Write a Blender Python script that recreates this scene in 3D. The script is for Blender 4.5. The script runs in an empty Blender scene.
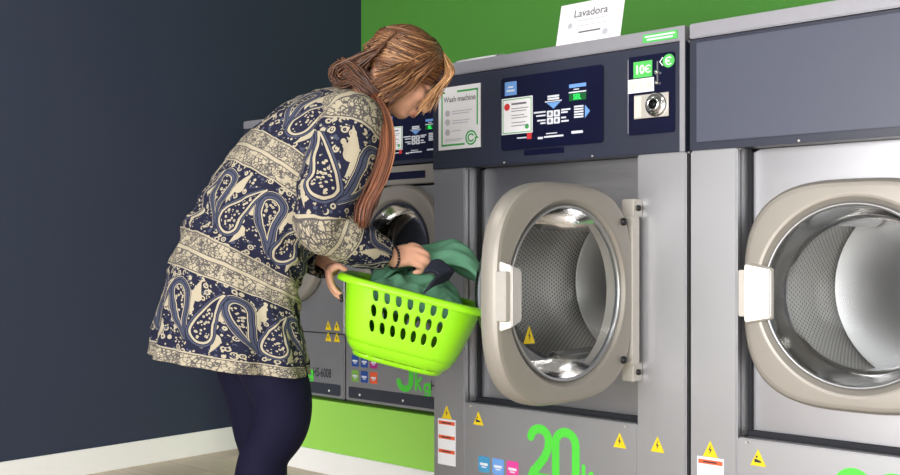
import bpy, bmesh, math, random
from mathutils import Vector, Matrix, noise as mnoise
random.seed(7)
SC = bpy.context.scene
COL = SC.collection
PI = math.pi

# ------------------------------------------------------------------ materials
def srgb(r, g, b):
    def f(c):
        c /= 255.0
        return c / 12.92 if c <= 0.04045 else ((c + 0.055) / 1.055) ** 2.4
    return (f(r), f(g), f(b), 1.0)

class E:
    """tiny expression wrapper around Math nodes"""
    def __init__(s, nt, sock): s.nt = nt; s.s = sock
    def op(s, o, b=None, c=None):
        n = s.nt.nodes.new('ShaderNodeMath'); n.operation = o
        for i, q in enumerate((s, b, c)):
            if q is None: continue
            if isinstance(q, E): s.nt.links.new(q.s, n.inputs[i])
            else: n.inputs[i].default_value = q
        return E(s.nt, n.outputs[0])
    def __add__(s, b): return s.op('ADD', b)
    def __sub__(s, b): return s.op('SUBTRACT', b)
    def __mul__(s, b): return s.op('MULTIPLY', b)
    def __truediv__(s, b): return s.op('DIVIDE', b)
    def lt(s, b): return s.op('LESS_THAN', b)
    def gt(s, b): return s.op('GREATER_THAN', b)
    def mod(s, b): return s.op('FLOORED_MODULO', b)
    def mn(s, b): return s.op('MINIMUM', b)
    def mx(s, b): return s.op('MAXIMUM', b)
    def ab(s): return s.op('ABSOLUTE')
    def sq(s): return s.op('SQRT')
    def pw(s, b): return s.op('POWER', b)

def new_mat(name):
    m = bpy.data.materials.new(name); m.use_nodes = True
    nt = m.node_tree
    return m, nt, nt.nodes['Principled BSDF']

def plain(name, col, rough=0.5, metal=0.0, var=0.06, scale=30.0, bump=0.0, spec=0.5, emit=None):
    """procedural material: base colour with a faint noise variation and optional bump"""
    m, nt, p = new_mat(name)
    tc = nt.nodes.new('ShaderNodeTexCoord')
    nz = nt.nodes.new('ShaderNodeTexNoise'); nz.inputs['Scale'].default_value = scale
    nz.inputs['Detail'].default_value = 4
    nt.links.new(tc.outputs['Object'], nz.inputs['Vector'])
    mx = nt.nodes.new('ShaderNodeMix'); mx.data_type = 'RGBA'
    a = [c * (1 - var) for c in col[:3]] + [1]; b = [min(1, c * (1 + var)) for c in col[:3]] + [1]
    mx.inputs[6].default_value = a; mx.inputs[7].default_value = b
    nt.links.new(nz.outputs['Fac'], mx.inputs[0])
    nt.links.new(mx.outputs[2], p.inputs['Base Color'])
    p.inputs['Roughness'].default_value = rough
    p.inputs['Metallic'].default_value = metal
    p.inputs['Specular IOR Level'].default_value = spec
    if bump:
        bp = nt.nodes.new('ShaderNodeBump'); bp.inputs['Strength'].default_value = bump
        bp.inputs['Distance'].default_value = 0.01
        nt.links.new(nz.outputs['Fac'], bp.inputs['Height']); nt.links.new(bp.outputs[0], p.inputs['Normal'])
    if emit:
        nt.links.new(mx.outputs[2], p.inputs['Emission Color'])
        p.inputs['Emission Strength'].default_value = emit
    return m

def brushed(name, col, rough=0.38, metal=0.85, vert=True):
    m, nt, p = new_mat(name)
    tc = nt.nodes.new('ShaderNodeTexCoord'); mp = nt.nodes.new('ShaderNodeMapping')
    mp.inputs['Scale'].default_value = (160, 160, 3) if vert else (3, 160, 160)
    nz = nt.nodes.new('ShaderNodeTexNoise'); nz.inputs['Scale'].default_value = 2.0
    nt.links.new(tc.outputs['Object'], mp.inputs[0]); nt.links.new(mp.outputs[0], nz.inputs['Vector'])
    mr = nt.nodes.new('ShaderNodeMapRange')
    mr.inputs['To Min'].default_value = rough - 0.05; mr.inputs['To Max'].default_value = rough + 0.06
    nt.links.new(nz.outputs['Fac'], mr.inputs[0]); nt.links.new(mr.outputs[0], p.inputs['Roughness'])
    p.inputs['Base Color'].default_value = col; p.inputs['Metallic'].default_value = metal
    return m

def glass_mat(name, tint=(1, 1, 1, 1), ior=1.2):
    m, nt, p = new_mat(name)
    nt.nodes.remove(p)
    out = nt.nodes['Material Output']
    t = nt.nodes.new('ShaderNodeBsdfTransparent'); t.inputs[0].default_value = tint
    g = nt.nodes.new('ShaderNodeBsdfGlossy'); g.inputs['Roughness'].default_value = 0.12
    f = nt.nodes.new('ShaderNodeFresnel'); f.inputs[0].default_value = ior
    mx = nt.nodes.new('ShaderNodeMixShader')
    nt.links.new(f.outputs[0], mx.inputs[0]); nt.links.new(t.outputs[0], mx.inputs[1]); nt.links.new(g.outputs[0], mx.inputs[2])
    nt.links.new(mx.outputs[0], out.inputs[0])
    return m

def perforated(name):
    m, nt, p = new_mat(name)
    uv = nt.nodes.new('ShaderNodeUVMap'); sp = nt.nodes.new('ShaderNodeSeparateXYZ')
    nt.links.new(uv.outputs[0], sp.inputs[0])
    U = E(nt, sp.outputs[0]); V = E(nt, sp.outputs[1])
    row = (V * 70.0).op('FLOOR')
    x = (U * 70.0 + row * 0.5).mod(1.0) - 0.5
    y = (V * 70.0).mod(1.0) - 0.5
    d = (x * x + y * y).sq()
    hole = d.lt(0.24)
    mx = nt.nodes.new('ShaderNodeMix'); mx.data_type = 'RGBA'
    mx.inputs[6].default_value = srgb(205, 203, 198); mx.inputs[7].default_value = srgb(30, 30, 34)
    nt.links.new(hole.s, mx.inputs[0]); nt.links.new(mx.outputs[2], p.inputs['Base Color'])
    p.inputs['Metallic'].default_value = 0.9; p.inputs['Roughness'].default_value = 0.3
    bp = nt.nodes.new('ShaderNodeBump'); bp.inputs['Strength'].default_value = 0.6; bp.inputs['Distance'].default_value = 0.004
    nt.links.new(d.mn(0.4).s, bp.inputs['Height']); nt.links.new(bp.outputs[0], p.inputs['Normal'])
    return m

def floor_mat():
    m, nt, p = new_mat('oak_floor')
    tc = nt.nodes.new('ShaderNodeTexCoord'); mp = nt.nodes.new('ShaderNodeMapping')
    mp.inputs['Rotation'].default_value = (0, 0, 0.0)
    br = nt.nodes.new('ShaderNodeTexBrick')
    br.inputs['Color1'].default_value = srgb(224, 208, 190); br.inputs['Color2'].default_value = srgb(210, 193, 174)
    br.inputs['Mortar'].default_value = srgb(180, 166, 150); br.inputs['Mortar Size'].default_value = 0.002
    br.inputs['Brick Width'].default_value = 1.2; br.inputs['Row Height'].default_value = 0.18; br.inputs['Scale'].default_value = 1
    nz = nt.nodes.new('ShaderNodeTexNoise'); nz.inputs['Scale'].default_value = 6; nz.inputs['Detail'].default_value = 6
    mp2 = nt.nodes.new('ShaderNodeMapping'); mp2.inputs['Scale'].default_value = (1, 9, 1)
    nt.links.new(tc.outputs['Object'], mp.inputs[0]); nt.links.new(mp.outputs[0], br.inputs['Vector'])
    nt.links.new(tc.outputs['Object'], mp2.inputs[0]); nt.links.new(mp2.outputs[0], nz.inputs['Vector'])
    mx = nt.nodes.new('ShaderNodeMix'); mx.data_type = 'RGBA'; mx.blend_type = 'MULTIPLY'; mx.inputs[0].default_value = 0.3
    rp = nt.nodes.new('ShaderNodeValToRGB'); rp.color_ramp.elements[0].position = 0.35; rp.color_ramp.elements[0].color = (.6, .58, .55, 1)
    rp.color_ramp.elements[1].position = 0.65; rp.color_ramp.elements[1].color = (1, 1, 1, 1)
    nt.links.new(nz.outputs['Fac'], rp.inputs[0])
    nt.links.new(br.outputs['Color'], mx.inputs[6]); nt.links.new(rp.outputs[0], mx.inputs[7])
    nt.links.new(mx.outputs[2], p.inputs['Base Color']); p.inputs['Roughness'].default_value = 0.45
    return m

def paisley_mat():
    m, nt, p = new_mat('paisley_print')
    uv = nt.nodes.new('ShaderNodeUVMap'); sp = nt.nodes.new('ShaderNodeSeparateXYZ')
    # slight wobble so that the printed lines are not ruler straight
    nzw = nt.nodes.new('ShaderNodeTexNoise'); nzw.inputs['Scale'].default_value = 14
    nt.links.new(uv.outputs[0], nzw.inputs['Vector'])
    nt.links.new(uv.outputs[0], sp.inputs[0])
    wob = (E(nt, nzw.outputs['Fac']) - 0.5) * 0.012
    U = E(nt, sp.outputs[0]) + wob; V = E(nt, sp.outputs[1]) + wob
    p0 = (V - 0.265).mod(0.335)
    band = p0.lt(0.11)
    q = p0 / 0.11
    def vor(scale, feat='F1'):
        v = nt.nodes.new('ShaderNodeTexVoronoi'); v.inputs['Scale'].default_value = scale; v.feature = feat
        nt.links.new(uv.outputs[0], v.inputs['Vector']); return v
    def nz(scale, detail=2):
        n = nt.nodes.new('ShaderNodeTexNoise'); n.inputs['Scale'].default_value = scale; n.inputs['Detail'].default_value = detail
        nt.links.new(uv.outputs[0], n.inputs['Vector']); return E(nt, n.outputs['Fac'])
    # cream band: two rows of mottled blossom, framed by plain cords
    ve = E(nt, vor(75, 'DISTANCE_TO_EDGE').outputs['Distance'])
    scr = ve.lt(0.07) * nz(30).gt(0.42)
    ve2 = E(nt, vor(140, 'DISTANCE_TO_EDGE').outputs['Distance'])
    scr = scr.mx(ve2.lt(0.10) * nz(24).gt(0.50)).mx(nz(110).gt(0.60) * 0.8)
    def rng(a, b): return q.gt(a) * q.lt(b)
    rows = rng(0.055, 0.44).mx(rng(0.56, 0.945))
    lines = rng(0.035, 0.06).mx(rng(0.43, 0.455)).mx(rng(0.545, 0.57)).mx(rng(0.94, 0.965))
    bandcream = (rows * scr).mx(lines) * -0.8 + 1.0
    # paisley zone
    y = p0 - 0.2225
    PER = 0.178
    def drop(cx, cy, s, flip, bend, wd=0.36):
        X = ((U - cx + PER / 2).mod(PER) - PER / 2) / s
        Y = (y - cy) * (flip / s)
        up = (Y + 0.4).mx(0.0); dn = (Y + 0.4).mn(0.0)
        Xb = X - (up * up) * bend
        taper = ((up / 1.42).mn(1.0).pw(1.25) * -1.0 + 1.0) * wd
        return (Xb * Xb + dn * dn).sq() - taper + (up.gt(1.42) * 2.0)
    def ring(d, a, b): return d.gt(a) * d.lt(b)
    dA = drop(-0.045, -0.012, 0.090, 1.0, 0.30)
    dB = drop(0.043, 0.012, 0.090, -1.0, 0.30)
    dC = drop(0.000, -0.070, 0.034, -1.0, -0.25, .42)
    dD = drop(-0.075, 0.065, 0.038, 1.0, 0.2, .42)
    dE_ = drop(0.004, 0.020, 0.026, 1.0, 0.1, .5)
    dF = drop(0.086, 0.020, 0.026, -1.0, 0.2, .5)
    v1 = vor(105); fd = E(nt, v1.outputs['Distance'])
    fleck = fd.lt(0.40) * fd.gt(0.12)
    inA = dA.lt(0.14); inB = dB.lt(0.14)
    cA = ring(dA, -0.035, 0.035).mx(dA.lt(-0.085) * fleck)
    sA = ring(dA, 0.065, 0.115)
    cB = ring(dB, -0.150, -0.115).mx(dB.lt(-0.165) * fleck).mx(ring(dB, 0.10, 0.12))
    sB = ring(dB, -0.095, -0.01).mx(ring(dB, 0.02, 0.075))
    small = dC.lt(0.0).mx(dD.lt(0.0)).mx(dE_.lt(0.0)).mx(dF.lt(0.0))
    v2 = E(nt, vor(46).outputs['Distance'])
    dots = (v2.lt(0.36) * v2.gt(0.20)).mx(v2.lt(0.09)) * nz(34).gt(0.40)
    v3 = E(nt, vor(95).outputs['Distance'])
    dots = dots.mx(v3.lt(0.26) * nz(44).gt(0.48))
    dots2 = E(nt, vor(70).outputs['Distance']).lt(0.34) * nz(40).gt(0.5)
    notAB = (inA.mx(inB)) * -1.0 + 1.0
    cream_p = (inA * cA).mx((inA * -1.0 + 1.0) * inB * cB).mx(notAB * small.mx(dots))
    slate_p = (inA * sA).mx((inA * -1.0 + 1.0) * inB * sB).mx(notAB * dots2)
    inv = band * -1.0 + 1.0
    cream = (band * bandcream).mx(inv * cream_p)
    slate = inv * slate_p
    m1 = nt.nodes.new('ShaderNodeMix'); m1.data_type = 'RGBA'
    m1.inputs[6].default_value = srgb(30, 32, 54); m1.inputs[7].default_value = srgb(68, 73, 92)
    nt.links.new(slate.s, m1.inputs[0])
    m2 = nt.nodes.new('ShaderNodeMix'); m2.data_type = 'RGBA'
    nt.links.new(m1.outputs[2], m2.inputs[6]); m2.inputs[7].default_value = srgb(172, 163, 142)
    nt.links.new(cream.s, m2.inputs[0])
    nt.links.new(m2.outputs[2], p.inputs['Base Color'])
    p.inputs['Roughness'].default_value = 0.85; p.inputs['Specular IOR Level'].default_value = 0.2
    return m

def hair_mat(name, dark, mid, light):
    m, nt, p = new_mat(name)
    uv = nt.nodes.new('ShaderNodeUVMap'); mp = nt.nodes.new('ShaderNodeMapping')
    mp.inputs['Scale'].default_value = (40, 1.2, 1)
    nz = nt.nodes.new('ShaderNodeTexNoise'); nz.inputs['Scale'].default_value = 1.6; nz.inputs['Detail'].default_value = 5
    nt.links.new(uv.outputs[0], mp.inputs[0]); nt.links.new(mp.outputs[0], nz.inputs['Vector'])
    rp = nt.nodes.new('ShaderNodeValToRGB'); cr = rp.color_ramp
    cr.elements[0].position = 0.36; cr.elements[0].color = dark
    cr.elements[1].position = 0.72; cr.elements[1].color = light
    e = cr.elements.new(0.54); e.color = mid
    nt.links.new(nz.outputs['Fac'], rp.inputs[0]); nt.links.new(rp.outputs[0], p.inputs['Base Color'])
    bp = nt.nodes.new('ShaderNodeBump'); bp.inputs['Strength'].default_value = 0.5; bp.inputs['Distance'].default_value = 0.003
    nt.links.new(nz.outputs['Fac'], bp.inputs['Height']); nt.links.new(bp.outputs[0], p.inputs['Normal'])
    p.inputs['Roughness'].default_value = 0.42
    return m

M = dict(
    steel=brushed('brushed_steel', srgb(172, 173, 177), 0.44, 0.75),
    steel_dark=brushed('recess_steel', srgb(168, 168, 172), 0.36, 0.9, False),
    silver=brushed('door_silver', srgb(158, 153, 146), 0.42, 0.35),
    silver_light=plain('handle_silver', srgb(200, 196, 190), 0.38, 0.3),
    satin=plain('satin_ring', srgb(176,178,182), .34, .85, .02),
    chrome=plain('chrome', srgb(220, 220, 222), 0.14, 1.0, 0.02),
    strip=plain('top_strip_grey', srgb(158, 158, 166), 0.42, 0.35),
    fascia=plain('fascia_slate', srgb(48, 52, 68), 0.34, 0.0),
    blank=plain('blank_patch_slate', srgb(80, 84, 102), 0.4, 0.0, 0.03),
    navy=plain('display_navy', srgb(16, 20, 48), 0.22, 0.0),
    black=plain('black_rubber', srgb(18, 18, 22), 0.5),
    gap=plain('gap_shade', srgb(26, 28, 36), 0.7),
    kick=plain('dark_kick_strip', srgb(52, 56, 68), 0.45),
    white=plain('white_paint', srgb(250, 250, 248), 0.55, 0, 0.02),
    paper=plain('paper_white', srgb(240, 240, 244), 0.7, 0, 0.02),
    ink=plain('grey_ink', srgb(110, 110, 118), 0.8),
    ink_dark=plain('dark_ink', srgb(48, 48, 56), 0.7),
    pale_ink=plain('pale_ink', srgb(188, 188, 198), 0.8),
    white_ink=plain('white_ink', srgb(222, 226, 236), 0.6),
    green_ink=plain('green_ink', srgb(62, 170, 84), 0.6),
    green_num=plain('green_vinyl', srgb(84, 216, 66), 0.45),
    green_lab=plain('green_label', srgb(84, 196, 92), 0.5),
    green_led=plain('green_led', srgb(40, 220, 90), 0.4, emit=0.9),
    green_dim=plain('green_display', srgb(14, 92, 44), 0.4),
    blue=plain('blue_print', srgb(110, 160, 226), 0.5),
    blue_dark=plain('blue_sticker', srgb(40, 80, 160), 0.45),
    cyan=plain('cyan_sticker', srgb(70, 150, 196), 0.45),
    pink=plain('pink_sticker', srgb(226, 70, 156), 0.45),
    magenta=plain('magenta_sticker', srgb(176, 40, 130), 0.45),
    orange=plain('orange_sticker', srgb(232, 96, 56), 0.45),
    red=plain('red_print', srgb(214, 54, 56), 0.5),
    leaf=plain('leaf_sticker', srgb(124, 176, 76), 0.45),
    yellow=plain('warning_yellow', srgb(240, 208, 24), 0.45),
    cream=plain('cream_label', srgb(232, 224, 206), 0.6),
    lime=plain('lime_plastic', srgb(146, 222, 26), 0.32, 0, 0.02),
    wall_dark=plain('wall_slate_paint', srgb(46, 54, 75), 0.7, 0, 0.05, 3),
    wall_green=plain('wall_green_paint', srgb(80, 150, 56), 0.7, 0, 0.04, 3),
    plinth=plain('plinth_green_paint', srgb(160, 222, 92), 0.6, 0, 0.03, 4),
    wall_plain=plain('wall_white_paint', srgb(222, 222, 218), 0.8, 0, 0.02, 3),
    ceil=plain('ceiling_grey', srgb(120,120,122), .85, 0, .03, 3),
    floor=floor_mat(),
    drum=perforated('perforated_drum'),
    drumback=brushed('drum_back_steel', srgb(168,167,165), .40, .85),
    glass=glass_mat('door_glass_clear', (0.93, 0.95, 0.97, 1)),
    glass_tint=glass_mat('smoked_glass', (0.10, 0.12, 0.22, 1), 1.35),
    pane=glass_mat('window_glass'),
    paisley=paisley_mat(),
    tights=plain('navy_tights', srgb(12, 12, 38), 0.8, 0, 0.12, 60, 0.1, spec=.2),
    skin=plain('skin', srgb(226, 170, 142), 0.5, 0, 0.05, 40),
    nail=plain('dark_nail', srgb(40, 26, 40), 0.25),
    lips=plain('lips', srgb(200, 124, 112), 0.45),
    lash=plain('lash', srgb(42, 30, 26), 0.7),
    eye=plain('eye_white', srgb(226, 222, 216), 0.25),
    hair=hair_mat('brown_blond_hair', srgb(52, 31, 20), srgb(120, 78, 50), srgb(206, 160, 112)),
    blond=hair_mat('blond_hair', srgb(140, 92, 56), srgb(200, 152, 104), srgb(234, 200, 156)),
    auburn=hair_mat('auburn_hair', srgb(52, 28, 18), srgb(116, 66, 42), srgb(172, 114, 78)),
    bun=hair_mat('dark_brown_hair', srgb(40, 24, 18), srgb(92, 58, 40), srgb(150, 104, 72)),
    cloth_green=plain('sage_green_cloth', srgb(92, 146, 116), 0.85, 0, 0.12, 12, 0.15),
    cloth_navy=plain('navy_cloth', srgb(22, 26, 44), 0.85, 0, 0.1, 20, 0.1),
    shoe=plain('black_shoe', srgb(22, 20, 22), 0.4),
    lamp=plain('fill_diffuser', srgb(255, 250, 240), 0.5, 0, 0.01, emit=3.0),
)

# ------------------------------------------------------------------ mesh helpers
class MB:
    def __init__(s): s.v = []; s.f = []; s.uv = {}; s.mi = []; s.cur = 0
    def add(s, verts, faces, uvs=None):
        o = len(s.v); s.v += [Vector(p) for p in verts]
        for k, f in enumerate(faces):
            if uvs: s.uv[len(s.f)] = uvs[k]
            s.f.append(tuple(i + o for i in f)); s.mi.append(s.cur)
        return s
    def box(s, a, b):
        x0, y0, z0 = a; x1, y1, z1 = b
        return s.add([(x0,y0,z0),(x1,y0,z0),(x1,y1,z0),(x0,y1,z0),(x0,y0,z1),(x1,y0,z1),(x1,y1,z1),(x0,y1,z1)],
              [(0,3,2,1),(4,5,6,7),(0,1,5,4),(1,2,6,5),(2,3,7,6),(3,0,4,7)])
    def loft(s, rings, cap=True, closed=True, uvs=None):
        n = len(rings[0]); vs = [p for r in rings for p in r]; fs = []; us = [] if uvs else None
        for i in range(len(rings) - 1):
            for j in range(n if closed else n - 1):
                k = (j + 1) % n
                fs.append((i*n+j, i*n+k, (i+1)*n+k, (i+1)*n+j))
                if uvs:
                    a, b = uvs[i], uvs[i+1]
                    us.append((a[j], a[j+1], b[j+1], b[j]))
        if cap and closed:
            fs.append(tuple(reversed(range(n)))); fs.append(tuple(range((len(rings)-1)*n, len(rings)*n)))
            if uvs: us += [tuple(uvs[0][j] for j in reversed(range(n))), tuple(uvs[-1][j] for j in range(n))]
        return s.add(vs, fs, us)
    def tube(s, pts, rad, seg=10, flat=1.0, uid=None, ends=True):
        """round tube along points; rad number or list; domed ends"""
        pts = [Vector(p) for p in pts]; n = len(pts)
        rad = [rad] * n if not hasattr(rad, '__len__') else list(rad)
        if ends:
            t0 = (pts[1]-pts[0]).normalized(); t1 = (pts[-1]-pts[-2]).normalized()
            pre = [(pts[0]-t0*rad[0]*c, rad[0]*k) for c, k in ((0.98,0.2),(0.75,0.66))]
            post = [(pts[-1]+t1*rad[-1]*c, rad[-1]*k) for c, k in ((0.75,0.66),(0.98,0.2))]
            pts = [a for a, _ in pre] + pts + [a for a, _ in post]
            rad = [b for _, b in pre] + rad + [b for _, b in post]; n = len(pts)
        rings = []; up = None; L = 0; us = []
        for i in range(n):
            t = (pts[min(i+1,n-1)] - pts[max(i-1,0)]).normalized()
            if up is None:
                up = t.orthogonal().normalized()
            up = (up - t * up.dot(t)).normalized(); sd = t.cross(up)
            if i: L += (pts[i]-pts[i-1]).length
            rings.append([pts[i] + (up*math.cos(a)*flat + sd*math.sin(a))*rad[i] for a in [2*PI*j/seg for j in range(seg)]])
            if uid is not None: us.append([(uid + 0.02*j/seg, L) for j in range(seg+1)])
        return s.loft(rings, uvs=us if uid is not None else None)
    def lathe(s, prof, axis_o, seg=48, cap=False, uv=None, axis='y'):
        """profile of (radius, along) pairs around the y axis through axis_o"""
        ox, oy, oz = axis_o; rings = []; us = []
        for k, (r, h) in enumerate(prof):
            if axis == 'y': rings.append([(ox + r*math.cos(2*PI*j/seg), oy + h, oz + r*math.sin(2*PI*j/seg)) for j in range(seg)])
            else: rings.append([(ox + r*math.cos(2*PI*j/seg), oy + r*math.sin(2*PI*j/seg), oz + h) for j in range(seg)])
            if uv: us.append([(uv[k][0]*j/seg, uv[k][1]) for j in range(seg+1)])
        return s.loft(rings, cap=cap, uvs=us if uv else None)
    def sphere(s, c, r, seg=16, rn=10, basis=None):
        c = Vector(c); rx, ry, rz = (r, r, r) if not hasattr(r, '__len__') else r
        rings = []
        for i in range(rn+1):
            ph = -PI/2 + PI*(0.03 + 0.94*i/rn)
            ring = []
            for j in range(seg):
                th = 2*PI*j/seg
                q = Vector((rx*math.cos(ph)*math.cos(th), ry*math.cos(ph)*math.sin(th), rz*math.sin(ph)))
                ring.append(c + (basis @ q if basis else q))
            rings.append(ring)
        return s.loft(rings)
    def poly_y(s, pts, y0, y1):
        """polygon in XZ extruded from y0 (front) to y1"""
        n = len(pts)
        vs = [(x, y0, z) for x, z in pts] + [(x, y1, z) for x, z in pts]
        fs = [tuple(range(n)), tuple(reversed(range(n, 2*n)))] + [(j, j+n, (j+1)%n+n, (j+1)%n) for j in range(n)]
        return s.add(vs, fs)
    def rrect(s, x0, x1, z0, z1, y0, y1, r=0.01, k=5):
        pts = []
        for cx, cz, a0 in ((x1-r,z0+r,-PI/2),(x1-r,z1-r,0),(x0+r,z1-r,PI/2),(x0+r,z0+r,PI)):
            for i in range(k+1):
                a = a0 + PI/2*i/k; pts.append((cx+r*math.cos(a), cz+r*math.sin(a)))
        return s.poly_y(pts, y0, y1)
    def disc(s, cx, cz, r, y0, y1, seg=20, rx=None):
        return s.poly_y([(cx+(rx or r)*math.cos(2*PI*i/seg), cz+r*math.sin(2*PI*i/seg)) for i in range(seg)], y0, y1)
    def stroke(s, pts, w, y0, y1):
        """flat ribbon of width w following a path of (x,z) points with round ends"""
        p = [Vector(q) for q in pts]; closed = (p[0]-p[-1]).length < 1e-5
        if closed: p.pop()
        n = len(p); s.nst = getattr(s, 'nst', 0) + 1; y0 = y0 - .00012*s.nst
        L, Rr = [], []
        for i in range(n):
            a, b = (p[(i-1) % n], p[(i+1) % n]) if closed else (p[max(i-1,0)], p[min(i+1,n-1)])
            t = (b-a).normalized(); nn = Vector((-t.y, t.x)); L.append(p[i]+nn*w/2); Rr.append(p[i]-nn*w/2)
        rings = [[(l.x,y0,l.y),(r.x,y0,r.y),(r.x,y1,r.y),(l.x,y1,l.y)] for l, r in zip(L, Rr)]
        if closed:
            s.loft(rings + [rings[0]], cap=False)
        else:
            def capr(c, t):
                out = []
                for k in (.55, .85, 1.0):
                    h = math.sqrt(max(.02, 1-k*k))*w/2; q = c + t*(w/2*k); nn = Vector((-t.y, t.x)); out.append((q+nn*h, q-nn*h))
                return out
            t0 = (p[0]-p[1]).normalized(); t1 = (p[-1]-p[-2]).normalized()
            mk = lambda l, r: [(l.x,y0,l.y),(r.x,y0,r.y),(r.x,y1,r.y),(l.x,y1,l.y)]
            pre = [mk(b, a) for a, b in capr(p[0], t0)][::-1]; post = [mk(a, b) for a, b in capr(p[-1], t1)]
            s.loft(pre + rings + post)
        return s
    def text(s, body, x, z, size, y, depth=0.0008, align='LEFT', sx=1.0, bold=0.0, tilt=0.0):
        cu = bpy.data.curves.new('txt', 'FONT'); cu.body = body; cu.size = size; cu.align_x = align; cu.offset = bold
        o = bpy.data.objects.new('txt', cu); COL.objects.link(o)
        me = bpy.data.meshes.new_from_object(o.evaluated_get(bpy.context.evaluated_depsgraph_get()))
        vs = [(x + v.co.x*sx, y - depth, z + v.co.y + v.co.x*sx*tilt) for v in me.vertices]
        fs = [tuple(p.vertices) for p in me.polygons]
        s.add(vs, fs)
        bpy.data.objects.remove(o); bpy.data.curves.remove(cu); bpy.data.meshes.remove(me)
        return s
    def mesh(s, name):
        me = bpy.data.meshes.new(name)
        me.from_pydata([tuple(v) for v in s.v], [], s.f)
        if s.uv:
            ul = me.uv_layers.new(name='UVMap')
            for pi, p in enumerate(me.polygons):
                u = s.uv.get(pi)
                if u:
                    for k, li in enumerate(p.loop_indices): ul.data[li].uv = u[k]
        return me
    def build(s, name, mat, parent=None, smooth=False, bevel=0.0, fix=True, angle=None):
        me = s.mesh(name)
        for q in (mat if isinstance(mat, (list, tuple)) else [mat]): me.materials.append(q)
        for p, k in zip(me.polygons, s.mi): p.material_index = k
        bm = bmesh.new(); bm.from_mesh(me)
        if fix: bmesh.ops.recalc_face_normals(bm, faces=bm.faces)
        if bevel:
            es = [e for e in bm.edges if len(e.link_faces) == 2 and e.calc_face_angle(0) > 0.6]
            bmesh.ops.bevel(bm, geom=es, offset=bevel, segments=2, affect='EDGES', clamp_overlap=True)
        for f in bm.faces: f.smooth = smooth
        if angle is not None:
            for f in bm.faces: f.smooth = True
            for e in bm.edges:
                if len(e.link_faces) == 2 and e.calc_face_angle(0) > angle: e.smooth = False
        bm.to_mesh(me); bm.free()
        o = bpy.data.objects.new(name, me); COL.objects.link(o)
        if parent: o.parent = parent
        return o

def split_build(mb, name, mat, parent, **kw):
    """each loose piece of the builder becomes an object of its own"""
    par = list(range(len(mb.v)))
    def find(i):
        while par[i] != i: par[i] = par[par[i]]; i = par[i]
        return i
    for f in mb.f:
        for k in f[1:]: par[find(k)] = find(f[0])
    groups = {}
    for f in mb.f: groups.setdefault(find(f[0]), []).append(f)
    out = []
    for fs in groups.values():
        ids = sorted({i for f in fs for i in f}); mp = {a: b for b, a in enumerate(ids)}
        out.append(MB().add([mb.v[i] for i in ids], [tuple(mp[i] for i in f) for f in fs]).build(name, mat, parent, **kw))
    return out
def thing(name, label, cat, loc=(0,0,0), rot=(0,0,0), group=None):
    o = bpy.data.objects.new(name, None); COL.objects.link(o)
    o.empty_display_size = 0.1
    o.location = loc; o.rotation_euler = rot
    return tag(o, label, cat, group)
def tag(o, label, cat, group=None):
    o['label'] = label; o['category'] = cat
    if group: o['group'] = group
    return o
def struct(o, label=None, cat=None):
    o['kind'] = 'structure'
    if label: o['label'] = label
    if cat: o['category'] = cat
    return o
def catmull(pts, n):
    pts = [Vector(p) for p in pts]; out = []
    P = [pts[0]*2-pts[1]] + pts + [pts[-1]*2-pts[-2]]
    for i in range(1, len(P)-2):
        for k in range(n):
            t = k/n; a, b, c, d = P[i-1:i+3]
            out.append(0.5*((2*b)+(c-a)*t+(2*a-5*b+4*c-d)*t*t+(3*b-a-3*c+d)*t**3))
    out.append(pts[-1]); return out
def cat1(vals, n):
    return [v.x for v in catmull([(v, 0, 0) for v in vals], n)]

# ------------------------------------------------------------------ camera
SIN, COS = 0.7454876, 0.6665195
CZ = 0.91
cam = bpy.data.cameras.new('camera'); co = bpy.data.objects.new('camera', cam); COL.objects.link(co)
cam.sensor_width = 36; cam.lens = 1029/900*36; cam.shift_y = 14.5/900
co.location = (0, 0, CZ)
co.rotation_euler = (PI/2, 0, math.atan2(COS, SIN))
cam.clip_start = 0.05
SC.camera = co
FW = Vector((-COS, SIN, 0)); RT = Vector((SIN, COS, 0)); YAW = math.atan2(COS, SIN)

# ------------------------------------------------------------------ room shell
XL, XR, YB, YF, ZC = -3.92, 2.6, 3.69, -2.4, 2.9
struct(MB().box((XL-.1,YF-.1,-.1),(XR+.1,YB+.1,0)).build('floor', M['floor']), 'pale oak plank floor', 'floor')
struct(MB().box((XL-.1,YF-.1,ZC),(XR+.1,YB+.1,ZC+.1)).build('ceiling', M['ceil']), 'white ceiling', 'ceiling')
struct(MB().box((XL-.1,YF,0),(XL,YB,ZC)).build('wall_left', M['wall_dark']), 'dark slate blue painted wall', 'wall')
struct(MB().box((XL-.1,YB,0),(XR+.1,YB+.1,ZC)).build('wall_back', M['wall_green']), 'green painted wall above the washers', 'wall')
# front wall (behind the viewer) with the shop window
wx0, wx1, wz0, wz1 = -2.4, 1.5, 0.15, 2.05
w = MB(); w.box((XL-.1,YF-.1,0),(XR+.1,YF,wz0)); w.box((XL-.1,YF-.1,wz1),(XR+.1,YF,ZC)); w.box((XL-.1,YF-.1,wz0),(wx0,YF,wz1)); w.box((wx1,YF-.1,wz0),(XR+.1,YF,wz1))
struct(w.build('wall_front', M['wall_plain']), 'white wall around the shop window', 'wall')
struct(MB().box((XR,YF,0),(XR+.1,YB,ZC)).build('wall_right', M['wall_plain']), 'white wall at the right end', 'wall')
w = MB()
for a, b in (((wx0,YF-.08,wz0),(wx1,YF-.02,wz0+.05)), ((wx0,YF-.08,wz1-.05),(wx1,YF-.02,wz1)), ((wx0,YF-.08,wz0),(wx0+.05,YF-.02,wz1)),
             ((wx1-.05,YF-.08,wz0),(wx1,YF-.02,wz1)), ((-.48,YF-.08,wz0),(-.42,YF-.02,wz1))): w.box(a, b)
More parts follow.
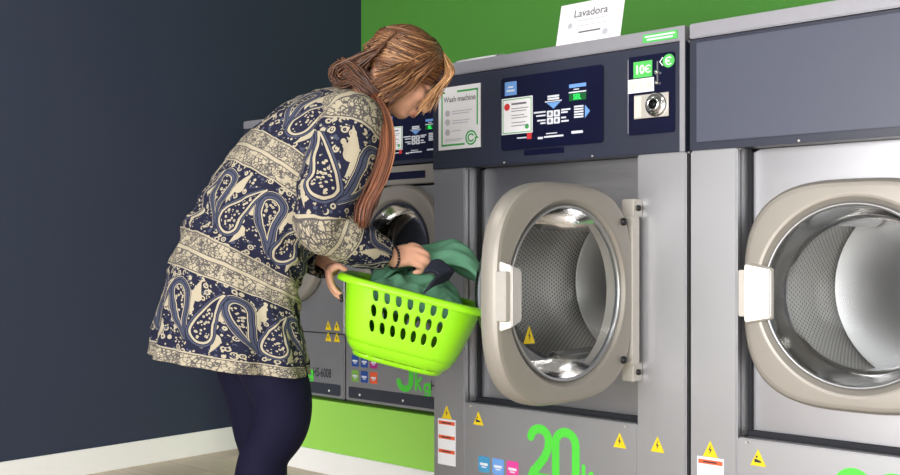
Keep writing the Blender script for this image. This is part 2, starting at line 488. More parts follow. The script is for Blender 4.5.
wf = struct(w.build('window_1', M['kick']), 'dark framed shop window', 'window')
MB().box((wx0+.03,YF-.055,wz0+.03),(wx1-.03,YF-.045,wz1-.03)).build('pane', M['pane'], wf)
BB = 0.104
struct(MB().box((XL,YF,0),(XL+.014,YB,BB)).build('baseboard_left', M['white'], bevel=.003), 'white skirting along the slate wall', 'baseboard')
# raised green plinth under the small washers, with its own white skirting
PX0, PX1, PY, PZ = -3.77, -2.412, 2.815, 0.298
struct(MB().box((PX0,PY,0),(PX1,YB,PZ)).build('trim_1', M['plinth'], bevel=.002), 'bright green raised plinth under the small washers', 'plinth')
struct(MB().box((PX0,PY-.014,0),(PX1,PY,0.092)).build('baseboard_back', M['white'], bevel=.003), 'white skirting along the green plinth', 'baseboard')

# ------------------------------------------------------------------ decals
def stamp(name, mb, mat, parent, label=None):
    o = mb.build(name, mat, parent)
    if label: o['label'] = label
    return o

def warning(parent, x, z, y, s=0.046, sign='bolt', label=None):
    h = s; wd = s*1.0
    t = MB().poly_y([(x-wd/2, z-h/2),(x+wd/2, z-h/2),(x, z+h/2)], y-.0012, y)
    o = t.build('warning_sticker', M['yellow'], parent)
    if label: o['label'] = label
    b = MB(); yy0, yy1 = y-.0018, y-.001
    if sign == 'bolt':
        b.poly_y([(x+.002,z+.012*s/.046),(x-.005,z-.004),(x-.0005,z-.004)], yy0, yy1); b.poly_y([(x+.005,z-.001),(x-.002,z-.015*s/.046),(x,z-.001)], yy0, yy1)
    else:
        b.poly_y([(x-.010,z-.013),(x+.010,z-.013),(x+.007,z-.008),(x-.010,z-.003)], yy0, yy1); b.disc(x-.004,z+.002,.003,yy0,yy1,10)
    b.build('warning_symbol', M['ink_dark'], o)
    return o

def digits_strokes(mb, ch, x, z, w, h, sw, y0, y1):
    def arc(cx, cz, rx, rz, a0, a1, n=14): return [(cx+rx*math.cos(math.radians(a0+(a1-a0)*i/n)), cz+rz*math.sin(math.radians(a0+(a1-a0)*i/n))) for i in range(n+1)]
    i = sw/2
    if ch == '2':
        p = arc(x+w*.48, z+h-w*.46, w*.42, w*.42, 168, 0) + [(x+w*.86, z+h*.62),(x+w*.70,z+h*.46),(x+w*.38,z+h*.27),(x+w*.16,z+h*.13+i*.4)]
        mb.stroke([(x+w*.1,z+i),(x+w*.95,z+i)], sw, y0, y1)
        mb.stroke(p, sw, y0, y1)
    elif ch == '0':
        p = arc(x+w/2, z+h-w*.5, w*.45, w*.46, 0, 180) + arc(x+w/2, z+w*.5, w*.45, w*.46, 180, 360) + [(x+w/2+w*.45, z+h-w*.5)]
        mb.stroke(p, sw, y0, y1)
    elif ch == '9':
        p = arc(x+w*.5, z+h-w*.5, w*.44, w*.46, 0, 360, 24)
        mb.stroke(p, sw, y0, y1)
        mb.stroke([(x+w*.94, z+h-w*.5),(x+w*.94,z+w*.5)] + arc(x+w*.5, z+w*.45, w*.44, w*.42, 0, -170), sw, y0, y1)
    elif ch == 'K':
        mb.stroke([(x+i,z+i),(x+i,z+h)], sw, y0, y1); mb.stroke([(x+w,z+h*.75),(x+i,z+h*.32)], sw, y0, y1); mb.stroke([(x+w*.4,z+h*.45),(x+w,z+i)], sw, y0, y1)
    elif ch == 'g':
        mb.stroke(arc(x+w*.5, z+w*.5, w*.42, w*.44, 0, 360, 20), sw, y0, y1)
        mb.stroke([(x+w*.94,z+w*.95),(x+w*.94,z-w*.1)] + arc(x+w*.5, z-w*.15, w*.44, w*.4, 0, -150), sw, y0, y1)

def kilo(parent, num, x, z, w, h, sw, y):
    mb = MB(); xx = x
    for c in num:
        digits_strokes(mb, c, xx, z, w, h, sw, y-.001, y); xx += w + sw*.5
    o = mb.build('capacity_numeral', M['green_num'], parent); o['label'] = 'green vinyl capacity numeral ' + num + 'Kg'
    k = MB(); xx += .008; digits_strokes(k, 'K', xx-.004, z, w*.42, h*.42, sw*.45, y-.001, y); digits_strokes(k, 'g', xx+w*.58, z, w*.42, h*.42, sw*.45, y-.001, y)
    k.build('unit_lettering', M['green_num'], o)

def bars(mb, x0, x1, zs, y, h=.0025):
    for k, z in enumerate(zs): mb.box((x0, y-.0006, z), (x1 - (x1-x0)*((k*37) % 5)*.06, y, z+h))
    return mb

def display(parent, x0, z0, sx, sz, y):
    """touch panel of a washer: sx, sz are its size (drawn for .39 x .233)"""
    kx, kz = sx/.39, sz/.233
    X = lambda q: x0+q*kx
    Z = lambda q: z0+q*kz
    d = MB().rrect(x0, x0+sx, z0, z0+sz, y-.006, y+.01, .010).build('display_panel', M['navy'], parent)
    d['label'] = 'dark navy glossy control panel'
    yf = y-.006
    c = MB().box((X(.004), yf-.0015, Z(.050)), (X(.128), yf, Z(.166))).build('instruction_card', M['paper'], d)
    g = MB()
    for a, b in (((.008,.053),(.124,.0555)),((.008,.160),(.124,.1625)),((.008,.053),(.0105,.1625)),((.1215,.053),(.124,.1625))):
        g.box((X(a[0]), yf-.002, Z(a[1])), (X(b[0]), yf-.0014, Z(b[1])))
    g.disc(X(.106), Z(.071), .008*kz, yf-.002, yf-.0014, 16)
    g.build('card_border', M['green_ink'], d)
    MB().disc(X(.026), Z(.138), .0115*kz, yf-.0022, yf-.0014, 20, .0115*kx).build('stop_symbol', M['red'], d)
    b = MB(); b.box((X(.044), yf-.002, Z(.143)), (X(.104), yf-.0014, Z(.149)))
    bars(b, X(.044), X(.112), [Z(q) for q in (.130,.122,.108,.100,.085,.075)], yf-.0015, .0022*kz); b.build('card_lettering', M['ink'], d)
    MB().box((X(.016), yf-.001, Z(.175)), (X(.064), yf, Z(.219))).build('blue_label', M['blue'], d)
    w_ = MB(); w_.box((X(.030), yf-.0016, Z(.199)), (X(.050), yf-.0009, Z(.204))); w_.box((X(.024), yf-.0016, Z(.187)), (X(.056), yf-.0009, Z(.193))); w_.build('blue_label_lettering', M['white_ink'], d)
    # program column
    b = MB()
    for z_ in (.145, .153): b.box((X(.186), yf-.0006, Z(z_)), (X(.230), yf, Z(z_+.006)))
    b.box((X(.176), yf-.0006, Z(.139)), (X(.240), yf, Z(.142)))
    for xa, xb, z_ in ((.132,.178,.108),(.142,.178,.097),(.146,.178,.082),(.158,.178,.073),(.238,.272,.108),(.238,.262,.100),(.238,.256,.084),(.238,.266,.073)):
        b.box((X(xa), yf-.0006, Z(z_)), (X(xb), yf, Z(z_+.005)))
    for z_ in (.113,.105,.097,.089,.081): b.box((X(.286), yf-.0006, Z(z_)), (X(.320), yf, Z(z_+.005)))
    b.box((X(.148), yf-.0006, Z(.026)), (X(.168), yf, Z(.033))); b.box((X(.172), yf-.0006, Z(.029)), (X(.246), yf, Z(.0345)))
    b.box((X(.180), yf-.0006, Z(.040)), (X(.222), yf, Z(.043))); b.box((X(.276), yf-.0006, Z(.034)), (X(.318), yf, Z(.042)))
    b.box((X(.266), yf-.0006, Z(.158)), (X(.330), yf, Z(.162))); b.box((X(.284), yf-.0006, Z(.167)), (X(.304), yf, Z(.170)))
    b.box((X(.066), yf-.0006, Z(.034)), (X(.104), yf, Z(.038)))
    b.build('panel_lettering', M['white_ink'], d)
    dg = MB()
    for xa in (.184, .210):
        for za in (.070, .092): dg.rrect(X(xa), X(xa+.023), Z(za), Z(za+.020), yf-.001, yf, .003)
    split_build(dg, 'program_button', M['white_ink'], d)
    s7 = MB()
    for xa in (.184, .210):
        for za in (.070, .092): s7.disc(X(xa+.0115), Z(za+.010), .006*kz, yf-.0016, yf-.0008, 14, .005*kx)
    split_build(s7, 'button_symbol', M['ink'], d)
    bl = MB(); bl.poly_y([(X(.182),Z(.137)),(X(.236),Z(.137)),(X(.209),Z(.117))], yf-.001, yf)
    bl.poly_y([(X(.326),Z(.078)),(X(.344),Z(.098)),(X(.326),Z(.118))], yf-.001, yf)
    split_build(bl, 'blue_arrow', M['blue'], d); MB().box((X(.268), yf-.0008, Z(.174)), (X(.330), yf, Z(.185))).build('blue_bar', M['blue'], d)
    MB().box((X(.268), yf-.001, Z(.134)), (X(.330), yf, Z(.156))).build('green_display', M['green_dim'], d)
    MB().text('SEL', X(.284), Z(.138), .022*kz, yf-.001, sx=.9*kx, bold=.0006).build('display_digits', M['green_led'], d)
    MB().box((X(.106), yf-.001, Z(.030)), (X(.124), yf, Z(.050))).build('red_label', M['red'], d)
    return d

def icons(parent, x, z, s, gx, gz, y, rows):
    for r, row in enumerate(rows):
        for c, mname in enumerate(row):
            xx = x + c*gx; zz = z - r*gz
            o = MB().rrect(xx, xx+s[0], zz, zz+s[1], y-.001, y, .005, 3).build('program_sticker', M[mname], parent)
            b = MB(); b.box((xx+s[0]*.15, y-.0016, zz+s[1]*.42), (xx+s[0]*.85, y-.0008, zz+s[1]*.58)); b.box((xx+s[0]*.3, y-.0016, zz+s[1]*.28), (xx+s[0]*.7, y-.0008, zz+s[1]*.36))
            b.build('sticker_lettering', M['white_ink'], o)

# ------------------------------------------------------------------ washer door
def superpt(a, W, H, n):
    c, s = math.cos(a), math.sin(a)
    return (W*math.copysign(abs(c)**(2/n), c), H*math.copysign(abs(s)**(2/n), s))

def make_door(parent, hx, hy, zc, W, H, ap, bowl, n=3.0, angle=0.0, glass='glass', mat='silver', handle=True, hinge=True, rim='satin', T=.055, thick=.0):
    """door hinged on its right side; local x runs from the hinge (0) to the free edge (-W)"""
    seg = 96; cx = -W/2 - .03
    def sup(k, y, e=0): return [(cx + superpt(2*PI*j/seg, W/2-k, H/2-k, n)[0], y, superpt(2*PI*j/seg, W/2-k, H/2-k, n)[1]) for j in range(seg)]
    def circ(r, y): return [(cx + r*math.cos(2*PI*j/seg), y, r*math.sin(2*PI*j/seg)) for j in range(seg)]
    m = MB()
    rings = [circ(ap-.012, 0), sup(.012, 0), sup(.002, -.006), sup(0, -.014), sup(0, -T*.55), sup(.004, -T*.82), sup(.010, -T*.95), sup(.018, -T), sup(.021, -T-.0002), circ(ap+.012, -T-.002), circ(ap+.009, -T-.002), circ(ap+.003, -T), circ(ap-.004, -T+.008), circ(ap-.012, -T+.02), circ(ap-.012, 0)]
    m.loft(rings, cap=False)
    d = m.build('door', M[mat], parent, angle=0.4)
    d.location = (hx, hy, zc); d.rotation_euler = (0, 0, angle)
    r = MB().lathe([(ap-.010,-T+.018),(ap-.012,-T+.006),(ap-.015,-T+.004),(ap-.019,-T+.008),(ap-.020,-T+.02),(ap-.012,-T+.024)], (cx,0,0), 96)
    r.build('door_ring', M[rim], d, smooth=True)
    b = MB().lathe([(ap-.020,-T+.012),(ap-.028,0),(ap-.036,bowl*.5),(ap-.052,bowl*.85),(ap-.085,bowl),(ap*.35,bowl*1.06),(.004,bowl*1.08)], (cx,0,0), 72)
    b.build('door_glass', M[glass], d, smooth=True)
    if handle:
        fx = cx - W/2
        h = MB()
        # flap: wedge standing on the ring side, its grip along the free edge
        h.add([(fx+.016,-T+.002,-.088),(fx+.016,-T+.002,.088),(fx+.094,-T+.002,.068),(fx+.094,-T+.002,-.068),
               (fx+.026,-T-.034,-.076),(fx+.026,-T-.034,.076),(fx+.088,-T-.012,.062),(fx+.088,-T-.012,-.062)],
              [(0,1,2,3),(4,7,6,5),(0,4,5,1),(1,5,6,2),(2,6,7,3),(3,7,4,0)])
        hb = h.build('handle', M['silver_light'], d, bevel=.003)
        MB().rrect(fx+.006, fx+.026, -.062, .062, -T-.030, -T+.004, .005).build('handle_grip', M['silver_light'], d, bevel=.002)
    if hinge:
        MB().rrect(-.046, -.010, -H*.36, H*.36, -T-.002, -.004, .008).build('hinge_bar', M['silver_light'], d, bevel=.002)
        for s_ in (-1, 1):
            MB().lathe([(.0001,-T-.011),(.009,-T-.010),(.011,-T-.004),(.011,-T+.01)], (cx+W*.40, 0, s_*H*.33), 16).build('bolt', M['black'], d, smooth=True)
            MB().box((-.030,-T+.006,s_*H*.40-.026),(.016,-.008,s_*H*.40+.026)).build('hinge_bracket', M['silver_light'], d, bevel=.003)
            MB().lathe([(.0001,-T-.003),(.008,-T-.002),(.009,-T+.008)], (-.008, 0, s_*H*.40), 16).build('bolt', M['black'], d, smooth=True)
    return d, cx

# ------------------------------------------------------------------ big washers
BW, ZT, ZS, ZP, RZ0, RZ1 = 0.975, 1.548, 1.506, 1.193, 0.407, 1.193
RL, RR_ = .145, .812
def big_washer(x0, label, open_angle, full):
    t = thing('washing_machine', label, 'washing machine', (x0, 2.6, 0), group='large steel washers')
    D = 1.05; g = .004
    c = MB()
    c.box((g, .02, .08), (.02, D, ZT-.004)); c.box((BW-.02, .02, .08), (BW-g, D, ZT-.004)); c.box((g, D-.02, .08), (BW-g, D, ZT-.004)); c.box((g, .02, ZT-.02), (BW-g, D, ZT-.004))
    c.box((g, .0, .0), (BW-g, D, .08))
    c.build('cabinet', M['steel'], t)
    MB().box((g, 0, .08), (RL, .03, ZP)).build('front_post', M['steel'], t, bevel=.004)
    MB().box((RR_, 0, .08), (BW-g, .03, ZP)).build('front_post', M['steel'], t, bevel=.004)
    rv = MB(); rv.box((RL-.004, .02, RZ0), (RL, .074, RZ1)); rv.box((RR_, .02, RZ0), (RR_+.004, .074, RZ1))
    split_build(rv, 'recess_side', M['steel'], t)
    lp = MB().box((RL, .002, .08), (RR_, .03, RZ0)); lp.box((RL, .03, RZ0-.012), (RR_, .08, RZ0-.004))
    lp.build('lower_panel', M['steel'], t, bevel=.003)
    split_build(MB().box((RL, .060, RZ0-.01), (RR_, .11, RZ0+.012)).box((RL, .066, RZ0+.013), (RL+.010, .11, RZ1)).box((RR_-.010, .066, RZ0+.013), (RR_, .11, RZ1)), 'gap_shade_strip', M['gap'], t)  # dark strips stand in for the shadow in the gaps round the recess
    # recessed steel panel with the round drum opening
    cx, cz, R = .478, .80, .242; seg = 96
    inner = [(cx+R*math.cos(2*PI*j/seg), .08, cz+R*math.sin(2*PI*j/seg)) for j in range(seg)]
    def sq(a):
        co_, si = math.cos(a), math.sin(a); hw = (RR_-RL)/2; hh = (RZ1-RZ0)/2; mx_, mz_ = (RL+RR_)/2, (RZ0+RZ1)/2
        k = min(hw/abs(co_) if abs(co_) > 1e-6 else 9, hh/abs(si) if abs(si) > 1e-6 else 9); return (mx_+co_*k, .08, mz_+si*k)
    outer = [sq(2*PI*j/seg) for j in range(seg)]
    lip = [(x, .115, z) for x, y_, z in inner]
    MB().loft([outer, inner, lip], cap=False).build('recess_panel', M['steel_dark'], t, angle=.5)
    DR, DD = .30, .46
    dm = MB().lathe([(R-.004,.095),(R+.01,.125),(DR,.14),(DR,.14+DD)], (cx,0,cz), 96, uv=[(1,0),(1,.1),(1.9,0),(1.9,.46)])
    dr = dm.build('drum', M['drum'], t, smooth=True, fix=False)
    MB().lathe([(DR,.14+DD),(DR*.97,.14+DD+.004),(.16,.14+DD+.012),(.12,.14+DD-.006),(.001,.14+DD-.012)], (cx,0,cz), 72, uv=None).build('drum_back', M['drumback'], dr, smooth=True)
    rb = MB()
    for k in range(3):
        a0 = math.radians(248+120*k); 
        ring = []
        for yy in (.16, .18, .14+DD-.03, .14+DD-.01):
            hgt = .012 if yy in (.16, .14+DD-.01) else .055
            ring.append([(cx+rr*math.cos(a0+da), yy, cz+rr*math.sin(a0+da)) for da, rr in ((-.16,DR-.002),(-.07,DR-hgt),(.07,DR-hgt),(.16,DR-.002))])
        rb.loft(ring)
    split_build(rb, 'drum_lifter', M['chrome'], dr, bevel=.004)
    # fascia and top strip
    MB().box((g, -.004, ZP), (BW-g, .06, ZS-.003)).build('fascia', M['fascia'], t, bevel=.002)
    MB().box((g, -.006, ZS), (BW-g, .10, ZT)).build('top_strip', M['strip'], t, bevel=.003)
    MB().box((BW-.020, -.0075, ZP), (BW-g, -.003, ZT-.002)).build('edge_highlight', M['strip'], t)  # bright highlight along the right edge, put in as a light grey strip
    sc_ = MB()
    for xs, zs in ((.32,ZP+.006),(.66,ZP+.006),(.175,.398),(.775,.398)): sc_.disc(xs, zs, .0032, -.007, 0, 12)
    split_build(sc_, 'screw', M['silver_light'], t)
    yf = -.004
    if full:
        display(t, .311, 1.237, .39, .233, yf)
        MB().rrect(.401, .556, 1.216, 1.234, yf-.0015, yf+.01, .003).build('detergent_slot', M['navy'], t)
        cp = MB().rrect(.788, .940, 1.250, 1.478, yf-.005, yf+.01, .008).build('coin_panel', M['navy'], t)
        MB().box((.7865,yf-.006,1.256),(.789,yf,1.472)).build('panel_edge', M['strip'], cp)
        yc = yf-.005
        MB().box((.806,yc-.0012,1.415),(.868,yc,1.462)).build('price_label', M['green_lab'], cp)
        def euro(mb, x, z, h, w):
            r = h/2
            mb.stroke([(x+r+r*.95*math.cos(math.radians(q)), z+r+r*math.sin(math.radians(q))) for q in range(48, 313, 12)], w, yc-.0022, yc-.0012)
            for q in (-.16, .16): mb.box((x-r*.15, yc-.0022, z+r+r*q-w*.4), (x+r*1.2, yc-.0012, z+r+r*q+w*.4))
            return mb
        euro(MB().text('10', .811, 1.427, .034, yc-.0012, sx=.95, bold=.0012), .846, 1.428, .020, .003).build('price_lettering', M['paper'], cp)
        wl = MB().box((.788,yc-.0016,1.372),(.874,yc,1.412)).build('coin_label', M['paper'], cp)
        cc = MB()
        for k in range(3): cc.disc(.806+.026*k, 1.391, .010, yc-.0024, yc-.0014, 16)
        split_build(cc, 'coin_picture', M['cream'], cp)
        MB().disc(.921, 1.453, .019, yc-.0012, yc, 24).build('euro_badge', M['green_lab'], cp)
        euro(MB(), .912, 1.442, .021, .003).build('euro_sign', M['paper'], cp)
        MB().stroke([(.902,1.464),(.893,1.453),(.902,1.442)], .003, yc-.001, yc).build('chevron', M['paper'], cp)
        lv = MB(); lv.box((.884,yc-.003,1.392),(.888,yc,1.456)); lv.build('coin_slot', M['ink'], cp)
        MB().lathe([(.001,-.012),(.006,-.010),(.007,0)], (.886,yc,1.424), 14).build('reject_button', M['chrome'], cp, smooth=True)
        MB().lathe([(.001,-.010),(.005,-.008),(.006,0)], (.886,yc,1.394), 14).build('reject_button', M['chrome'], cp, smooth=True)
        ca = MB().box((.808,yc-.004,1.294),(.925,yc,1.366)).build('coin_acceptor', M['silver_light'], cp, bevel=.002)
        MB().box((.812,yc-.0055,1.300),(.834,yc-.003,1.360)).build('acceptor_plate', M['cream'], cp)
        MB().lathe([(.034,-.004),(.034,-.010),(.030,-.014),(.024,-.013),(.022,-.024),(.017,-.030),(.012,-.026),(.010,-.010),(.001,-.008)], (.884,yc,1.331), 32).build('return_cup', M['chrome'], cp, smooth=True)
        MB().lathe([(.011,-.028),(.009,-.012),(.001,-.010)], (.884,yc,1.331), 24).build('cup_hole', M['black'], cp, smooth=True)
        gl = MB().box((.836,-.0085,1.514),(.948,-.0055,1.538)).build('green_label', M['green_lab'], t)
        b = MB(); b.box((.843,-.0092,1.528),(.941,-.008,1.533)); b.box((.850,-.0092,1.519),(.934,-.008,1.524)); b.build('label_lettering', M['white_ink'], gl)
    else:
        MB().box((.028, yf-.006, 1.215), (BW-.02, yf, 1.492)).build('blank_patch', M['blank'], t, bevel=.0015)  # added plain panel in place of a blanked-out control area
    # stickers and lettering
    warning(t, .066, .366, 0, .045); warning(t, .205, .360, .002, .045, 'hand')
    warning(t, .752, .354, .002, .045); warning(t, .880, .358, 0, .045)
    wl = MB().box((.026,-.0012,.186),(.106,0,.342)).build('notice_label', M['paper'], t); wl['label'] = 'white notice label with three orange bars'
    ob = MB()
    for z in (.328,.279,.231): ob.box((.030,-.002,z-.005),(.103,-.001,z+.007))
    split_build(ob, 'orange_bar', M['orange'], wl)
    bk = MB()
    for z in (.328,.279,.231): bk.box((.045,-.0026,z-.001),(.086,-.0018,z+.003))
    split_build(bk, 'bar_lettering', M['ink_dark'], wl)
    kilo(t, '20', .417, .187, .084, .170, .028, .002)
    icons(t, .205, .185, (.048,.052), .060, .064, .002, [['cyan','blue','pink'],['leaf','blue_dark','orange']])
    d, dcx = make_door(t, RR_-.032, -.012 if open_angle else .052, .80,   .592, .592, .247, .13, 3.1, open_angle)
    if full: warning(d, dcx+.046, -.124, .1295, .05, label='yellow warning triangle stuck on the glass')
    return t

big_washer(-2.405, 'large steel washer with its round door swung open, marked 20Kg, beside the basket', math.radians(86.5), True)
big_washer(-1.425, 'large steel washer with closed white-handled door, cut off at the right edge', 0.0, False)

# ------------------------------------------------------------------ small washers
SW, SZ0 = .665, .31
def small_washer(x0, label):
    t = thing('washing_machine', label, 'washing machine', (x0, 2.815, SZ0-.012), group='small washers on the green plinth')
    zz = -(SZ0-.012); g = .003; D = .80
    def Z(z): return z + zz
    ft = MB()
    for xs in (.06, SW-.06):
        for ys in (.08, D-.08): ft.lathe([(.025,0),(.025,.016)], (xs,ys,0), 16, cap=True, axis='z')
    split_build(ft, 'foot', M['black'], t)
    cb = MB()
    for a, b in (((g,.02,Z(SZ0)),(.02,D,Z(1.455))), ((SW-.02,.02,Z(SZ0)),(SW-g,D,Z(1.455))), ((g,D-.02,Z(SZ0)),(SW-g,D,Z(1.455))), ((g,.02,Z(1.435)),(SW-g,D,Z(1.455))), ((g,.02,Z(SZ0)),(SW-g,D,Z(SZ0+.02)))): cb.box(a, b)
    cb.build('cabinet', M['steel'], t)
    def rct(k, y_):
        out = []; hw = SW/2-g; z0_, z1_ = Z(.578), Z(1.160)
        for j in range(96):
            a = 2*PI*(j+.5)/96; c_, s_ = math.cos(a), math.sin(a)
            q = min(hw/abs(c_), ((z1_-Z(.93)) if s_ > 0 else (Z(.93)-z0_))/abs(s_)); out.append((SW/2+c_*q*k, y_, Z(.93)+s_*q*k))
        return out
    def crc(y_): return [(SW/2+.175*math.cos(2*PI*(j+.5)/96), y_, Z(.93)+.175*math.sin(2*PI*(j+.5)/96)) for j in range(96)]
    MB().loft([rct(1,.025), rct(1,.003), rct(.99,0), crc(0), crc(.025), rct(1,.025)], cap=False).build('front_panel', M['steel'], t, angle=.4)
    MB().box((g,0,Z(SZ0+.004)),(SW-g,.025,Z(.574))).build('lower_panel', M['steel'], t, bevel=.004)
    MB().rrect(.024,SW-.024,Z(.325),Z(.370),-.003,.004,.008).build('kick_strip', M['kick'], t)
    s = MB()
    for xs in (.09, .33, SW-.09): s.disc(xs, Z(.342), .0045, -.005, 0, 12)
    split_build(s, 'screw', M['white'], t)
    MB().box((g,-.006,Z(1.168)),(SW-g,.025,Z(1.240))).build('drawer_front', M['silver'], t, bevel=.003)
    MB().rrect(.215,SW-.215,Z(1.188),Z(1.216),-.008,0,.003).build('drawer_slot', M['navy'], t)
    MB().box((g,-.004,Z(1.246)),(SW-g,.06,Z(1.455))).build('fascia', M['fascia'], t, bevel=.002)
    MB().box((g,-.006,Z(1.458)),(SW-g,.10,Z(1.492))).build('top_strip', M['strip'], t, bevel=.003)
    display(t, .225, Z(1.262), .335, .180, -.004)
    for a in (0, 1):
        for b in (0, 1): warning(t, SW-.098+.052*a, Z(.609-.046*b), 0, .038)
    o = MB().text('HS-6008', .472, Z(.395), .052, -.0004, sx=.62, bold=.0006).build('model_lettering', M['ink_dark'], t)
    kilo(t, '9', .300, Z(.385), .075, .16, .024, 0)
    icons(t, .040, Z(.452), (.040,.046), .053, .060, 0, [['blue_dark','blue_dark','magenta'],['leaf','blue_dark','orange']])
    # drum opening behind the tinted door
    hb = MB().lathe([(.185,.026),(.20,.05),(.21,.30),(.001,.32)], (SW/2,0,Z(.93)), 48); hb.build('drum', M['black'], t, smooth=True)
    make_door(t, SW/2+.225+.03, -.001, Z(.93), .45, .47, .178, .06, 2.35, 0.0, 'glass_tint', handle=False, hinge=False, rim='fascia', T=.05)
    return t
small_washer(-3.085, 'small grey washer behind the basket, next to the large steel washers')
small_washer(-3.753, 'small grey washer behind the woman, nearest the dark wall')

# ------------------------------------------------------------------ cards and papers
t = thing('instruction_sheet', 'green bordered sheet headed Wash machine, stuck on the dark fascia', 'notice', (-2.369, 2.594, 1.256))
MB().box((0,-.003,0),(.186,.0005,.211)).build('sheet', M['paper'], t)
g = MB()
for a, b in (((.014,.012),(.118,.018)),((.014,.012),(.019,.196)),((.014,.190),(.030,.196)),((.085,.190),(.176,.196)),((.171,.075),(.176,.196))): g.box((a[0],-.0038,a[1]),(b[0],-.0029,b[1]))
g.build('border', M['green_ink'], t)
lg = MB(); 
def arcp(cx, cz, r, a0, a1, n=20): return [(cx+r*math.cos(math.radians(a0+(a1-a0)*i/n)), cz+r*math.sin(math.radians(a0+(a1-a0)*i/n))) for i in range(n+1)]
lg.stroke(arcp(.146,.034,.022,20,345), .0055, -.0038, -.0029); lg.stroke(arcp(.146,.034,.012,40,320), .005, -.0038, -.0029)
lg.poly_y([(.160,.030),(.180,.030),(.170,.040)], -.0038, -.0029)
lg.build('badge', M['green_ink'], t)
MB().text('Wash machine', .024, .160, .026, -.003, sx=.92, bold=.0003).build('heading', M['ink'], t)
b = MB(); bars(b, .062, .150, [.126,.118], -.003); bars(b, .062, .140, [.094,.086], -.003); bars(b, .062, .100, [.060], -.003); bars(b, .032, .112, [.033,.028], -.003, .002)
for z in (.122, .092, .058): b.disc(.042, z, .011, -.0036, -.003, 14)
b.build('body_lettering', M['pale_ink'], t)

t = thing('tent_card', 'white tented card headed Lavadora, standing on the large washer', 'sign', (-1.893, 2.612, ZT))
ct = math.tan(math.radians(13)); ch = .134
MB().add([(0,0,0),(.234,0,0),(.234,ch*ct,ch),(0,ch*ct,ch),(0,.001,0),(.234,.001,0),(.234,ch*ct+.001,ch),(0,ch*ct+.001,ch)], [(0,1,2,3),(5,4,7,6),(1,5,6,2),(4,0,3,7),(3,2,6,7),(0,4,5,1)]).build('card', M['paper'], t)
MB().add([(.09,.0015+.7*ch*ct,.7*ch),(.136,.0015+.7*ch*ct,.7*ch),(.136,.07,0),(.09,.07,0)], [(0,1,2,3)]).build('strut', M['paper'], t)
def lean(mb, name, mat):
    for v in mb.v: v.y = v.z*ct - .0012 + v.y
    return mb.build(name, mat, t)
lean(MB().text('Lavadora', .054, .087, .034, 0, 0, sx=1.0, bold=.0004), 'heading', M['ink'])
b = MB(); b.box((.072,-.0004,.073),(.182,0,.0755)); b.box((.072,-.0004,.056),(.186,0,.0585)); b.disc(.045,.062,.009,-.0004,0,14); b.disc(.178,.026,.010,-.0004,0,14)
lean(b, 'body_lettering', M['pale_ink'])
b = MB(); b.box((.080,-.0004,.034),(.160,0,.039)); lean(b, 'body_line', M['ink'])
def leaflet(name, label, x, y, z, w, h):
    n = 10; r0 = []; r1 = []
    for i in range(n+1):
        a = i/n; yy = .10*a; zz_ = h*(math.sin(PI*a)**.7) 
        r0.append((0, yy, zz_)); r1.append((w, yy, zz_*.9))
    m = MB(); m.add(r0+r1, [(i, i+1, n+2+i, n+1+i) for i in range(n)])
    o = m.build(name, M['paper'], smooth=True)
    sm = o.modifiers.new('s', 'SOLIDIFY'); sm.thickness = .001
    o.location = (x, y, z); return tag(o, label, 'leaflet')
leaflet('leaflet', 'low white leaflet lying on the large washer above the Wash machine sheet', -2.40+.10, 2.600, ZT+.0005, .17, .016)
leaflet('leaflet', "white leaflet lying on the small washer behind the woman's shoulder", -3.42, 2.815, 1.4925, .16, .05)

# ------------------------------------------------------------------ laundry basket
T0 = 2.9
ORG = FW*T0 + RT*((270-450)*T0/1029)
def P(px, py, d=0.0):
    """person-frame point (right, away, up) seen at that place of the view at depth T0+d"""
    t = T0 + d
    return Vector((((px-450)*t + 180*T0)/1029, d, CZ - (py-252)*t/1029))
bc = ORG + RT*.362 + FW*(-.01)
TILT = math.radians(14.5)
bk = thing('laundry_basket', "lime green plastic laundry basket tilted in the woman's hands", 'basket', (bc.x, bc.y, .80-.19), (0, TILT, YAW))
BH = .195; HX, HY_ = .196, .225
def kap(v): return (.73 + .27*max(0,v)**.75)*(1-.10*max(0, 1-v/.16)**2) - (.012 if v < .19 else 0)
def bsurf(u, v, off=0.0):
    """u 0..1 round the basket starting at the near left corner side, v 0 bottom .. 1 top"""
    a = 2*PI*u
    k = kap(v)
    x, y = superpt(a, (HX-.004)*k + off, (HY_-.004)*k + off, 4.2)
    return Vector((x, y, BH*v))
